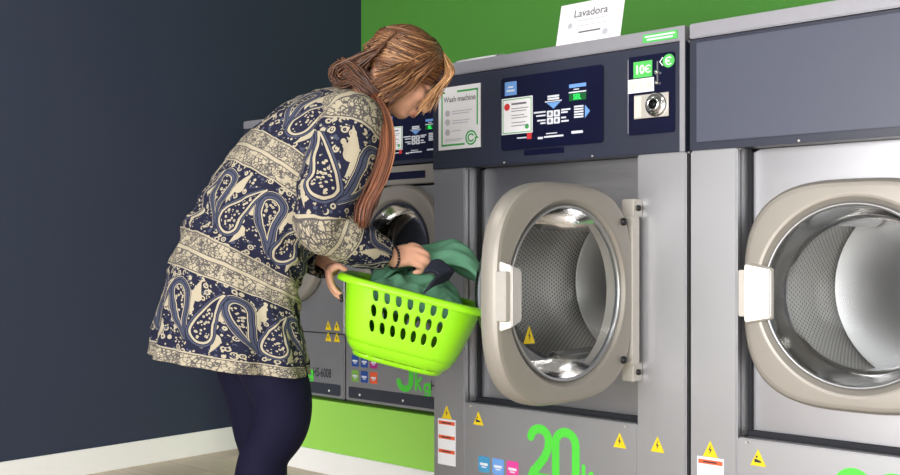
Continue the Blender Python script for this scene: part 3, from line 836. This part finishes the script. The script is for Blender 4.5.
# arc-length-like parameter for the near and far sides: x given directly
def side_pt(x, v, sgn, off=0.0):
    k = kap(v)
    A, B = (HX-.004)*k+off, (HY_-.004)*k+off
    xx = max(-A, min(A, x*k))
    yv = B*(max(0.0, 1-abs(xx/A)**4.2))**(1/4.2)
    return Vector((xx, sgn*yv, BH*v))
body = MB()
cols, rws = 7, 3
hx0, hx1 = -.112, .112
hv = [.345, .555, .765, .975]
cw = (hx1-hx0)/cols
NS = 24
def squ(j, wx, wv):
    sd, q = divmod(j, 6); q = q/3-1
    return ((wx, q*wv), (-q*wx, wv), (-wx, -q*wv), (q*wx, -wv))[sd]
for sgn in (-1, 1):
    for ci in range(cols):
        for ri in range(rws):
            xc = hx0+cw*(ci+.5); vc = (hv[ri]+hv[ri+1])/2; wx, wv = cw/2, (hv[ri+1]-hv[ri])/2
            rings = [[], [], []]
            for j in range(NS):
                o_ = squ(j, wx, wv); a = math.atan2(o_[1]/wv, o_[0]/wx)
                ex, ev = .0080*math.cos(a), (.0160/BH)*math.sin(a)
                ex += -.16*ev*BH
                rings[0].append(side_pt(xc+o_[0], vc+o_[1], sgn)); rings[2].append(side_pt(xc+ex, vc+ev, sgn))
                rings[1].append(side_pt(xc+(o_[0]*.4+ex*.6), vc+(o_[1]*.4+ev*.6), sgn))
            body.loft(rings, cap=False)
# plain fields: around the holes on near/far sides and the two ends
def strip(xs, vs, sgn):
    g_ = [[side_pt(x, v, sgn) for x in xs] for v in vs]
    n_ = len(xs); body.add([p for r in g_ for p in r], [(i*n_+j, i*n_+j+1, (i+1)*n_+j+1, (i+1)*n_+j) for i in range(len(vs)-1) for j in range(n_-1)])
fine = [hx0 + (hx1-hx0)*i/42 for i in range(43)]
lowv = [.02, .05, .09, .13, .17, .188, .192, .24, .29, .345]; highv = [.975, .985, 1.0]
midv = [.345 + .63*i/18 for i in range(19)]
for sgn in (-1, 1):
    strip(fine, lowv, sgn); strip(fine, highv, sgn)
a_end = None
def end_ring(v, side):
    k = kap(v); A, B = (HX-.004)*k, (HY_-.004)*k
    # from (hx1*k, -B') round the end to (hx1*k, +B')
    pts = []
    x0 = hx1*k; a0 = math.acos(min(1, (x0/A)**(4.2/2)))
    for i in range(33):
        a = -a0 + 2*a0*i/32
        x, y = superpt(a, A, B, 4.2); pts.append(Vector((side*x, y, BH*v)))
    return pts
vs = lowv[:-1] + midv + highv[1:]
for side in (-1, 1): body.loft([end_ring(v, side) for v in vs], cap=False, closed=False)
# bottom with rounded turn
SG = 96
def full_ring(v, sc, z): return [Vector((bsurf(j/SG, v).x*sc, bsurf(j/SG, v).y*sc, z)) for j in range(SG)]
body.loft([full_ring(.02, 1.0, BH*.02), full_ring(.02, .985, -.002), full_ring(.02, .95, -.008), full_ring(.02, .5, -.008), full_ring(.02, .01, -.008)], cap=False)
bo = body.build('tub', M['lime'], bk, smooth=True, fix=False)
bm = bmesh.new(); bm.from_mesh(bo.data); bmesh.ops.remove_doubles(bm, verts=bm.verts, dist=.0009); bmesh.ops.recalc_face_normals(bm, faces=bm.faces)
for f in bm.faces: f.smooth = True
bm.to_mesh(bo.data); bm.free()
sm = bo.modifiers.new('wall', 'SOLIDIFY'); sm.thickness = .0035; sm.offset = -1
def rim_ring(off, z): return [Vector((superpt(2*PI*j/SG, HX+off, HY_+off, 4.2)[0], superpt(2*PI*j/SG, HX+off, HY_+off, 4.2)[1], z)) for j in range(SG)]
MB().loft([rim_ring(-.006,BH-.004), rim_ring(-.004,BH+.004), rim_ring(.002,BH+.008), rim_ring(.012,BH+.006), rim_ring(.018,BH-.002), rim_ring(.018,BH-.012), rim_ring(.014,BH-.012), rim_ring(.012,BH-.002), rim_ring(.002,BH), rim_ring(-.006,BH-.004)], cap=False).build('rim', M['lime'], bk, smooth=True)

# ------------------------------------------------------------------ laundry (in basket frame)
def garment(name, label, mat, cat, f, nx=70, ny=60, thick=.02):
    """heap of cloth: f(s,t) -> point of the upper skin, s,t in 0..1; closed underneath"""
    m = MB(); top = [[Vector(f(i/nx, j/ny)) for i in range(nx+1)] for j in range(ny+1)]
    vs_ = [p for r in top for p in r]; w_ = nx+1
    fs = [(j*w_+i, j*w_+i+1, (j+1)*w_+i+1, (j+1)*w_+i) for j in range(ny) for i in range(nx)]
    m.add(vs_, fs)
    o = m.build(name, M[mat], smooth=True)
    so = o.modifiers.new('cloth', 'SOLIDIFY'); so.thickness = thick; so.offset = -1
    o.location = bk.location; o.rotation_euler = bk.rotation_euler
    return tag(o, label, cat)
def nzv(x, y, z=0): return mnoise.noise(Vector((x, y, z)))
def ridged(x, y, z): return 1-abs(nzv(x, y, z))*2
def heap(s, t):
    # disc-like parameterisation of the heap inside the basket mouth
    a = 2*s-1; b = 2*t-1
    x = a*.168*math.sqrt(max(0,1-b*b*.28)); y = b*.190*math.sqrt(max(0,1-a*a*.28))
    e = max(0, 1-max(abs(a), abs(b))**5)
    base = BH-.05 + e*(.05 + .045*math.exp(-((x-.02)/.11)**2-((y-.05)/.13)**2))
    th = .7; u = x*math.cos(th)+y*math.sin(th); v = -x*math.sin(th)+y*math.cos(th)
    f = .5*ridged(u*5+nzv(x*9,y*9)*.5, v*17, 3.3) + .3*ridged(u*14, v*9, 8.1) + .2*nzv(x*30, y*30, 1)
    return (x + .01*nzv(x*20,y*20,5), y + .01*nzv(x*20,y*20,9), base + e*.048*(f-.35))
garment('shirt', 'sage green crumpled garment heaped in the lime basket', 'cloth_green', 'clothes', heap)
def over(s, t):
    # smooth big fold lying over the heap at the back and hanging to the right
    a = 2*s-1; b = 2*t-1
    x = .035 + a*.168; y = .098 + b*.118
    z = BH + .142 - .080*(abs(a)**2.4) - .05*abs(b)**2.5 + .012*math.sin(6*a+2*b) + .016*ridged(a*1.6+b*.6, b*2.6-a, 2.2)
    if a > .2: z -= .02*(a-.2)
    return (x, y, z + .030*(a))
garment('folded_cloth', 'smooth green folded cloth draped over the top of the heap', 'cloth_green', 'clothes', over, 40, 32, .012)
def strap(s, t):
    a = s; b = (t-.5)
    p = Vector((.015,-.09,BH+.080)).lerp(Vector((.078,-.10,BH+.082)), min(1, a*2)) if a < .5 else Vector((.078,-.10,BH+.082)).lerp(Vector((.030,-.195,BH+.022)), (a-.5)*2)
    return p + Vector((.012*b, .03*b, .034*b)) + Vector((0,0,.008*math.sin(a*9)))
garment('cloth_strip', 'dark navy cloth strip gripped between the green clothes', 'cloth_navy', 'clothes', strap, 30, 8, .010)

# ------------------------------------------------------------------ person
person = thing('person', 'woman in navy and cream paisley tunic bending over a lime basket', 'person', (ORG.x, ORG.y, 0), (0, 0, YAW))
LAT = Vector((-.30, .954, 0))          # towards her left (away from the viewer)

# head frame
hp, hy = math.radians(40), math.radians(22)
hf = Vector((math.cos(hy)*math.cos(hp), math.sin(hy)*math.cos(hp), -math.sin(hp)))
hl = Vector((-math.sin(hy), math.cos(hy), 0)); hu = hf.cross(hl)
HB = Matrix((hf, hl, hu)).transposed()
HC = P(404, 72.5, -.02)
def H(f, l, u): return HC + HB @ Vector((f, l, u))

# joints
near_sh, near_el, near_wr = P(352,124,-.165), P(321,226,-.20), P(392,257,-.075)
far_sh, far_el, far_wr = P(322,124,.165), P(296,236,.26), P(330,263,.13)
pel = P(232,282,0)
hip_n, knee_n, ank_n = P(258,300,-.085), P(280,414,-.09), P(256,548,-.06)
hip_f, knee_f, ank_f = P(236,300,.085), P(258,414,.095), P(262,540,.085)
ank_n.z = .085; ank_f.z = .085
base_neck = P(347,108,0)

sk = MB()
# torso as loft of ellipses
def ellring(c, e1, e2, n=28, p_=2.2): return [c + e1*superpt(2*PI*j/n,1,1,p_)[0] + e2*superpt(2*PI*j/n,1,1,p_)[1] for j in range(n)]
def seg_ring(l, r, b, shrink=0.0, n=28, p_=2.2, shift=0.0):
    L_, R_ = P(*l), P(*r); c = (L_+R_)/2; e1 = (R_-L_)/2; e1 = e1*(1-shrink/e1.length)
    return ellring(c + LAT*shift, e1, LAT*(b-shrink), n, p_)
TOR = [((150,355),(308,373),.225),((160,310),(303,344),.222),((171,262),(297,312),.208),((186,222),(300,282),.192),((214,176),(318,240),.185),
       ((246,134),(345,204),.195),((283,105),(364,162),.195),((312,92),(374,132),.150),((334,87),(375,112),.085)]
bodyT = [TOR[1], TOR[2], TOR[3], TOR[4], TOR[5], TOR[6], TOR[7]]
rr = [seg_ring(a, b, c, .035, 28) for a, b, c in bodyT]
sk.loft(rr)
sk.tube([P(330,125,0), base_neck, P(368,96,-.01), H(-.02,0,-.05)], [.075,.058,.052,.056], 18)
# head
sk.sphere(H(-.012,0,.018), (.098,.076,.094), 24, 16, HB)
sk.sphere(H(.030,0,-.040), (.062,.060,.075), 20, 14, HB)
sk.sphere(H(.058,0,-.088), (.030,.030,.024), 14, 10, HB)
sk.tube([H(.082,0,.012), H(.100,0,-.014), H(.112,0,-.034)], [.008,.011,.013], 12)
for s_ in (-1, 1):
    sk.sphere(H(.104,s_*.012,-.038), .009, 10, 8)
    sk.sphere(H(.056,s_*.042,-.032), (.028,.024,.026), 12, 8, HB)
    sk.tube([H(.078,s_*.012,.026), H(.076,s_*.034,.030), H(.058,s_*.054,.022)], [.008,.009,.007], 8)
    sk.sphere(H(.070,s_*.032,.006), (.014,.016,.012), 12, 8, HB)
    sk.tube([H(-.012,s_*.076,.02), H(-.02,s_*.084,.005), H(-.012,s_*.082,-.018), H(-.004,s_*.074,-.026)], [.008,.010,.008,.006], 8)
sk.tube([H(.088,-.016,-.066), H(.096,0,-.064), H(.088,.016,-.066)], [.005,.007,.005], 8)
sk.tube([H(.086,-.014,-.074), H(.093,0,-.075), H(.086,.014,-.074)], [.005,.007,.005], 8)
# arms
def limb(pts, rads, n=8, seg=16, mb=None):
    (mb or sk).tube(catmull(pts, n), cat1(rads, n), seg)
limb([P(338,122,-.10), near_sh, near_sh.lerp(near_el,.5), near_el, near_el.lerp(near_wr,.3), near_wr, P(398,257,-.065)], [.05,.056,.047,.038,.040,.027,.026])
limb([P(330,122,.10), far_sh, far_sh.lerp(far_el,.5), far_el, far_el.lerp(far_wr,.3), far_wr, P(332,268,.118)], [.05,.056,.047,.038,.040,.027,.026])
# near hand: fist closing on the cloth, back of the hand upwards
def V(*a): return Vector(a)
def palm(w, k0, k1, k2, th, thin=.012):
    """flattened palm from the wrist w to the knuckle row k0..k2"""
    rings = []
    for a in (0, .35, .7, 1.0):
        lo = w.lerp(k0, a); hi = w.lerp(k2, a); c = (lo+hi)/2
        sp_ = (hi-lo); L_ = max(sp_.length, .052)
        ax = (k2-k0).normalized(); d_ = (k1-w).normalized(); nrm = ax.cross(d_).normalized()
        t_ = thin + (th-thin)*math.sin(PI*(.25+.5*a))
        rings.append(ellring(c, ax*(L_/2+.008), nrm*t_, 16, 2.6))
    sk.loft(rings)
wN = P(396,257,-.068)
kn = [P(412,246,-.028), P(416.5,250.5,-.042), P(417.5,257,-.052), P(414,263,-.058)]   # index .. little
palm(wN, kn[0], (kn[0]+kn[3])/2, kn[3], .019, .015)
lens = [1.0, 1.1, 1.02, .82]
for k, L_ in zip(kn, lens):
    j1 = k + V(.026,.010,-.012)*L_; j2 = j1 + V(-.004,.022,-.016)*L_; tp = j2 + V(-.022,.004,-.004)*L_
    sk.tube(catmull([wN.lerp(k,.65), k, j1, j2, tp], 5), cat1([.011,.0118,.0104,.0092,.0076], 5), 10)
sk.tube(catmull([wN.lerp(kn[0],.25)+V(0,.01,0), P(404,248,-.012), P(411,249,.002), P(417,254,.006)], 5), cat1([.014,.0125,.0105,.0085], 5), 10)
# far hand: hooked over the left end of the basket, fingers pointing down outside
wF = P(331,266,.122)
kf = [P(329.5,272,.022), P(328.5,273,.045), P(328.5,273,.068), P(329.5,272,.090)]
palm(wF, kf[0], (kf[0]+kf[3])/2, kf[3], .016)
for k, L_ in zip(kf, [.95, 1.08, 1.0, .8]):
    j1 = k + V(.006,-.012,-.030)*L_; j2 = j1 + V(.014,-.006,-.024)*L_; tp = j2 + V(.016,0,-.012)*L_
    sk.tube(catmull([wF.lerp(k,.6), k, j1, j2, tp], 5), cat1([.0105,.0108,.0098,.0088,.0074], 5), 10)
sk.tube(catmull([wF.lerp(kf[0],.3), P(333,268,.03), P(339,266,.02), P(346,270,.02)], 5), cat1([.0135,.0125,.0105,.0085], 5), 10)
# legs inside the tights
sk.tube(catmull([hip_n, P(270,360,-.088), knee_n, P(262,470,-.083), ank_n], 6), cat1([.07,.064,.040,.036,.026], 6), 16)
sk.tube(catmull([hip_f, P(247,362,.09), knee_f, P(263,470,.095), ank_f], 6), cat1([.07,.064,.040,.036,.026], 6), 16)
sk.sphere(pel, (.11,.15,.10))
for an in (ank_n, ank_f):
    sk.tube([an, an+V(.02,.004,-.035), an+V(.09,.02,-.055), an+V(.15,.04,-.066)], [.032,.034,.028,.016], 12)

def remesh_build(mb, name, mat, parent, voxel, smooth_it=4):
    me = mb.mesh(name); o = bpy.data.objects.new(name, me); COL.objects.link(o)
    md = o.modifiers.new('r', 'REMESH'); md.mode = 'VOXEL'; md.voxel_size = voxel
    m2 = bpy.data.meshes.new_from_object(o.evaluated_get(bpy.context.evaluated_depsgraph_get()))
    bpy.data.objects.remove(o); bpy.data.meshes.remove(me)
    bm = bmesh.new(); bm.from_mesh(m2)
    for _ in range(smooth_it): bmesh.ops.smooth_vert(bm, verts=bm.verts, factor=.5, use_axis_x=True, use_axis_y=True, use_axis_z=True)
    for f in bm.faces: f.smooth = True
    bm.to_mesh(m2); bm.free()
    m2.materials.clear(); m2.materials.append(mat); m2.name = name
    o = bpy.data.objects.new(name, m2); COL.objects.link(o); o.parent = parent
    return o
remesh_build(sk, 'body', M['skin'], person, .0038, 4)

# face details
for s_ in (-1, 1):
    MB().sphere(H(.0605,s_*.032,-.005), (.0135,.0145,.009), 14, 10, HB).build('eye', M['eye'], person, smooth=True)
    MB().tube([H(.083,s_*.018,-.003), H(.0865,s_*.030,-.006), H(.080,s_*.044,-.004)], [.0012,.0018,.0012], 6).build('eyelash', M['lash'], person)
    MB().tube([H(.088,s_*.014,.026), H(.086,s_*.034,.032), H(.068,s_*.054,.024)], [.0018,.0026,.0014], 6).build('eyebrow', M['bun'], person)
MB().tube([H(.092,-.019,-.069), H(.1015,-.006,-.066), H(.1015,.006,-.066), H(.092,.019,-.069)], [.0025,.004,.004,.0025], 8).tube([H(.091,-.016,-.073), H(.098,0,-.077), H(.091,.016,-.073)], [.0025,.0045,.0025], 8).build('lips', M['lips'], person, smooth=True)

# tights
tg = MB()
def leg(path, an):
    tg.tube(catmull([P(x, y_, d_) for x, y_, d_, r_ in path] + [an], 5), cat1([q[3] for q in path] + [.037], 5), 24)
    tg.tube([an, an+V(.02,.004,-.035), an+V(.09,.02,-.053), an+V(.15,.04,-.063)], [.036,.038,.032,.020], 12)
leg([(258,300,-.085,.105),(270,360,-.088,.094),(283,400,-.09,.080),(279,428,-.09,.078),(264,456,-.085,.068),(260,486,-.08,.072),(257,520,-.07,.050)], ank_n)
leg([(236,300,.085,.105),(247,362,.09,.092),(256,400,.095,.084),(260,430,.095,.077),(264,458,.095,.068),(262,490,.095,.070),(262,520,.09,.050)], ank_f)
tg.sphere(pel+V(.01,0,.02), (.135,.175,.12))
remesh_build(tg, 'tights', M['tights'], person, .006, 6)
for an, nm in ((ank_n, 0), (ank_f, 1)):
    s_ = MB(); dirv = V(.966,.25,0); sdv = V(-.25,.966,0)
    rings = []
    for a, wd, ht in ((-.075,.012,.030),(-.065,.030,.050),(-.03,.036,.052),(.02,.038,.045),(.07,.042,.036),(.12,.042,.032),(.165,.034,.026),(.19,.018,.016)):
        c = V(an.x, an.y, 0) + dirv*a
        rings.append([c + sdv*wd*math.cos(q) + V(0,0,max(0.0, ht*(.5+.62*math.sin(q)))) for q in [2*PI*j/18 for j in range(18)]])
    s_.loft(rings); s_.build('shoe', M['shoe'], person, smooth=True)

# tunic: loft along the spine, printed cloth coordinates in metres
VM = [0, .13, .27, .39, .545, .695, .825, .925, .965]
def tunic():
    m = MB(); n = 120; SUB = 9
    Ls = catmull([P(*a) for a, b, c in TOR], SUB); Rs = catmull([P(*b) for a, b, c in TOR], SUB)
    bs = cat1([c for a, b, c in TOR], SUB); vs_ = cat1(VM, SUB)
    rings = []; us = []
    for i, (l, r, b, v) in enumerate(zip(Ls, Rs, bs, vs_)):
        c = (l+r)/2; e1 = (r-l)/2; ring = []
        up_ = LAT.cross(e1).normalized()
        for j in range(n):
            a = 2*PI*j/n
            x, y = superpt(a, 1, 1, 2.25)
            hang = max(0, 1 - v/.45)
            fold = hang*(.010*math.sin(7*a+1.0) + .008*math.sin(11*a+v*6)) + .010*nzv(math.cos(a)*3.0, math.sin(a)*3.0, v*9) + .006*nzv(math.cos(a)*8+v*14, math.sin(a)*8, v*16)
            cr = math.exp(-((v-.40)/.10)**2)*.010*math.sin(v*60+2.0*math.cos(a*1.0)+3*nzv(a,v*4,2))
            k = 1 + (fold+cr)/max(.08, e1.length)
            k = 1 + (k-1)*min(1.0, (.965-v)/.12) if v > .84 else k
            ring.append(c + e1*x*k + LAT*(b*y*k))
        rings.append(ring)
        us.append([(1.25*j/n, v) for j in range(n+1)])
    m.loft(rings, cap=False, uvs=us)
    # inner hem turn
    h0 = rings[0]; c0 = sum(h0, Vector())/n
    m.loft([[c0 + (p-c0)*.93 + Vector((0,0,.012)) for p in h0], [c0 + (p-c0)*.985 - Vector((0,0,.002)) for p in h0], h0], cap=False, uvs=[[(1.25*j/n, v) for j in range(n+1)] for v in (-.02,-.004,0)])
    def sleeve(pts, rads, v0, u0, seed):
        S = 10; pp = catmull(pts, S); rd = cat1(rads, S); nn = 48
        rings = []; us = []; L = 0; up = None
        for i, p in enumerate(pp):
            t_ = (pp[min(i+1,len(pp)-1)]-pp[max(i-1,0)]).normalized()
            if up is None: up = (LAT - t_*LAT.dot(t_)).normalized()
            up = (up - t_*up.dot(t_)).normalized(); sd = t_.cross(up)
            if i: L += (pp[i]-pp[i-1]).length
            ring = []
            for j in range(nn):
                a = 2*PI*j/nn
                w_ = 1 + .10*nzv(math.cos(a)*1.6+seed, math.sin(a)*1.6, L*12) + .05*math.sin(L*75+math.sin(a+seed)*2.2)*math.exp(-((L-.33)/.12)**2) + .06*nzv(math.cos(a)*4, math.sin(a)*4+seed, L*22)
                ring.append(p + (up*math.cos(a)+sd*math.sin(a))*rd[i]*w_)
            rings.append(ring); us.append([(u0+.42*j/nn, v0 - L) for j in range(nn+1)])
        # cuff turned inwards
        last = rings[-1]; c_ = sum(last, Vector())/nn
        rings.append([c_ + (q-c_)*.86 for q in last]); us.append([(u0+.42*j/nn, v0-L-.004) for j in range(nn+1)])
        rings.append([c_ + (q-c_)*.80 - t_*.03 for q in last]); us.append([(u0+.42*j/nn, v0-L-.03) for j in range(nn+1)])
        m.loft(rings, cap=False, uvs=us)
    sleeve([P(333,120,-.085), P(351,125,-.145), near_sh.lerp(near_el,.28)+V(0,-.012,0), near_sh.lerp(near_el,.62)+V(-.004,-.012,0), near_el+V(.002,-.006,.012), near_el.lerp(near_wr,.25)+V(.006,0,-.004), near_el.lerp(near_wr,.6)+V(0,0,-.004), P(384,255,-.088)],
           [.070,.088,.091,.086,.074,.068,.060,.044], 1.065, .33, 1.7)
    sleeve([P(330,118,.085), P(322,122,.150), far_sh.lerp(far_el,.28), far_sh.lerp(far_el,.62), far_el+V(.002,.004,.008), far_el.lerp(far_wr,.3), far_el.lerp(far_wr,.7), P(328,262,.135)],
           [.078,.092,.088,.078,.070,.068,.066,.056], 1.065, .12, 6.1)
    o = m.build('tunic', M['paisley'], person, smooth=True)
    return o
tunic()

# bracelet on the near wrist, ring finger nail
brc = MB(); bcn = P(393.5,257.5,-.072); ax_ = (P(398,257,-.065)-near_wr).normalized(); u_ = ax_.orthogonal().normalized(); w_ = ax_.cross(u_)
for k in range(22):
    a = 2*PI*k/22; brc.sphere(bcn + (u_*math.cos(a)+w_*math.sin(a))*.031, .0042, 8, 6)
brc.build('bracelet', M['black'], person, smooth=True)
nl = MB()
for k, L_ in zip(kf, [.95, 1.08, 1.0, .8]):
    j2 = k + V(.020,-.018,-.054)*L_; tp = j2 + V(.016,0,-.012)*L_
    nl.sphere(tp + V(.001,-.004,-.005), (.006,.006,.007), 10, 6)
split_build(nl, 'nail', M['nail'], person, smooth=True)

# ------------------------------------------------------------------ hair
rnd = random.Random(11)
hair = MB()
def cap_pt(th, ph, k=1.0):
    """th: angle round the up axis from the forehead, ph: from the crown down"""
    return H(-.014 + .113*k*math.sin(ph)*math.cos(th), .092*k*math.sin(ph)*math.sin(th), .020 + .108*k*math.cos(ph))
# skull cap: leaves the face open
NT, NP = 72, 26
rings = []; us = []
for i in range(NP+1):
    ring = []; uu = []
    for j in range(NT):
        th = 2*PI*j/NT - PI
        lim = 1.20 if abs(th) < .55 else (1.20 + (min(abs(th), 1.7)-.55)/1.15*1.20)
        lim = min(lim, 2.45)
        ph = .02 + lim*i/NP
        bump = 1 + .02*nzv(th*7, ph*1.5, 1.2) + .012*nzv(th*18, ph*3, 4)
        ring.append(cap_pt(th, ph, bump))
    rings.append(ring); us.append([(3*j/NT, .25*i/NP) for j in range(NT+1)])
hair.loft(rings, cap=False, uvs=us)
nape = H(-.105, -.03, -.045)
# fine locks combed from the parting back to the nape
for k in range(620):
    sgn = -1 if rnd.random() < .8 else 1
    tha = rnd.uniform(.05, 1.15)*sgn; thb = sgn*rnd.uniform(2.1, 3.05)
    ph0 = rnd.uniform(.10, 1.10); phb = rnd.uniform(1.35, 2.25); sag = rnd.uniform(.15, .40)
    lift = 1.015 + rnd.uniform(0, .028); n_ = 8; pts = []
    for i in range(n_+1):
        a = i/n_; e = a*a*(3-2*a)
        th = tha + (thb-tha)*e; ph = min(ph0 + (phb-ph0)*a + sag*math.sin(PI*a), 2.3)
        pts.append(cap_pt(th, ph, lift + .012*math.sin(PI*a)))
    if rnd.random() < .45: pts.append(nape + V(rnd.uniform(-.02,.02), rnd.uniform(-.02,.02), rnd.uniform(-.02,.03)))
    w0 = rnd.uniform(.0014, .0042); N_ = 2*len(pts)-1
    hair.tube(catmull(pts, 2), [w0*(.3+.9*math.sin(PI*min(1,(q+.6)/(N_+1)))) for q in range(N_)], 5, .6, uid=rnd.uniform(0, 40), ends=False)
# side hair swept down over the ear, jaw and neck
for k in range(200):
    a0 = rnd.uniform(.35, 1.25); z_ = rnd.random()
    st = cap_pt(-a0, rnd.uniform(.45, 1.2), 1.035)
    md = H(.030 - .065*z_ + rnd.uniform(-.008,.008), -.094+rnd.uniform(-.006,.008), -.005 - .02*z_)
    en = H(.012 - .085*z_ + rnd.uniform(-.012,.012), -.086+rnd.uniform(-.014,.012), -.125 + .035*z_ + rnd.uniform(-.02,.015))
    w0 = rnd.uniform(.0016, .0042)
    hair.tube(catmull([st, st.lerp(md,.5)+HB@V(.0,-.014,.012), md, md.lerp(en,.5)+HB@V(.004,-.012,0), en], 4), [w0*(1-.6*i/16) for i in range(17)], 5, .6, uid=rnd.uniform(0, 40), ends=False)
hair.build('hair', M['hair'], person, smooth=True, fix=False)
# blond fringe strands falling across the face
fr = MB()
for k in range(95):
    q_ = rnd.random(); w_ = q_-.5
    st = cap_pt(rnd.uniform(-.75,.25), rnd.uniform(.50,1.0), 1.045)
    m1 = P(453 - 7*q_ + rnd.uniform(-2,2), 71 + 4*q_, -.06+rnd.uniform(-.03,.03))
    m2_ = P(444 - 13*q_ + rnd.uniform(-2,2), 88 + 4*q_, -.08+rnd.uniform(-.02,.03))
    en = P(433 - 18*q_ + rnd.uniform(-4,4), 106 + 6*q_ + rnd.uniform(-6,6), -.09+rnd.uniform(-.02,.02))
    w0 = rnd.uniform(.0012, .0030)
    fr.tube(catmull([st, m1, m2_, en], 5), [w0*(1-.75*i/15) for i in range(16)], 5, .6, uid=rnd.uniform(0, 40), ends=False)
fr.build('fringe', M['blond'], person, smooth=True, fix=False)
# loose roll at the nape
bn = MB()
for k in range(190):
    a = rnd.uniform(0, 2*PI); r1 = rnd.uniform(.010,.036)
    c0 = P(347, 75, -.06); st = H(-.10, -.05+rnd.uniform(-.03,.05), rnd.uniform(-.05,.03))
    pts = [st]; ly = rnd.uniform(-.034,.034)
    for i in range(6):
        b_ = a + i*.75
        pts.append(c0 + V(r1*math.cos(b_)*1.1 - .0024*i, ly + rnd.uniform(-.008,.008), r1*math.sin(b_)*1.0))
    w0 = rnd.uniform(.0018, .0045)
    bn.tube(catmull(pts, 3), [w0*(1-.5*i/18) for i in range(19)], 5, .6, uid=rnd.uniform(0, 40), ends=False)
bn.sphere(P(350,75,-.06), (.036,.036,.034), 16, 10)
for k in range(110):
    st = P(345+rnd.uniform(-8,8), 72+rnd.uniform(-14,10), -.08); en = P(380+rnd.uniform(-8,10), 103+rnd.uniform(-12,8), -.10+rnd.uniform(-.02,.02))
    w0 = rnd.uniform(.002, .0045)
    bn.tube(catmull([st, st.lerp(en,.4)+V(0,-.012,.012), en], 5), [w0*(1-.4*i/10) for i in range(11)], 5, .6, uid=rnd.uniform(0, 40), ends=False)
bn.build('hair_roll', M['bun'], person, smooth=True, fix=False)
# ponytail brought forward over the near shoulder
pt = MB()
for k in range(230):
    o1, o2 = rnd.uniform(-1,1), rnd.uniform(-1,1)
    pts = [P(374+4*o1, 98+5*o2, -.10+.02*o2), P(385+6*o1, 122+4*o2, -.155+.02*o2), P(386+8.5*o1, 150, -.19+.018*o2), P(377+10.5*o1, 178, -.20+.02*o2), P(366+10*o1+2*o2, 200+10*rnd.random(), -.21+.015*o2)]
    if rnd.random() < .4: pts.append(P(361+8*o1, 222+8*rnd.random(), -.215+.01*o2))
    nn = (len(pts)-1)*5+1; wq = rnd.uniform(.0016,.0042)
    pt.tube(catmull(pts, 5), [wq*(.7+.5*math.sin(PI*i/nn))*(1-.55*(i/nn)**3) for i in range(nn)], 5, .6, uid=rnd.uniform(0, 40), ends=False)
pt.build('ponytail', M['auburn'], person, smooth=True, fix=False)

# ------------------------------------------------------------------ lights
def area(name, loc, size, power, target, color=(1,1,1)):
    l = bpy.data.lights.new(name, 'AREA'); l.shape = 'RECTANGLE'; l.size, l.size_y = size; l.energy = power; l.color = color
    o = bpy.data.objects.new(name, l); COL.objects.link(o); o.location = loc
    o.rotation_euler = (Vector(target)-Vector(loc)).to_track_quat('-Z', 'Y').to_euler()
    return o
area('window_daylight', (-.45, YF+.03, 1.1), (3.8, 1.8), 265, (-.45, 0, 1.1), (1, .985, .97))
for k, (lx, ly) in enumerate(((-.9, .2), (-2.7, .6), (1.0, .2))):  # unseen overhead panels, added as weak fill light
    p = thing('fill_panel', 'added fill light panel on the unseen ceiling, ' + ('nearest the viewer', 'nearest the dark wall', 'nearest the window')[k], 'fill light', (lx, ly, ZC), group='added fill panels')
    MB().box((-.31,-.31,-.03),(.31,.31,0)).build('frame', M['white'], p)
    MB().box((-.29,-.29,-.034),(.29,.29,-.03)).build('diffuser', M['lamp'], p)
    area('fill_glow', (lx, ly, ZC-.05), (.58,.58), 12, (lx, ly, 0), (1, .97, .92))
wd = bpy.data.worlds.new('world'); SC.world = wd; wd.use_nodes = True
nt = wd.node_tree; bg = nt.nodes['Background']
sky = nt.nodes.new('ShaderNodeTexSky'); sky.sky_type = 'PREETHAM' if 'PREETHAM' in [e.identifier for e in sky.bl_rna.properties['sky_type'].enum_items] else sky.sky_type
nt.links.new(sky.outputs[0], bg.inputs['Color']); bg.inputs['Strength'].default_value = 0.5

SC.view_settings.view_transform = 'Standard'; SC.view_settings.look = 'None'
SC.view_settings.exposure = 0.08; SC.view_settings.gamma = 1.0; SC.view_settings.use_curve_mapping = False
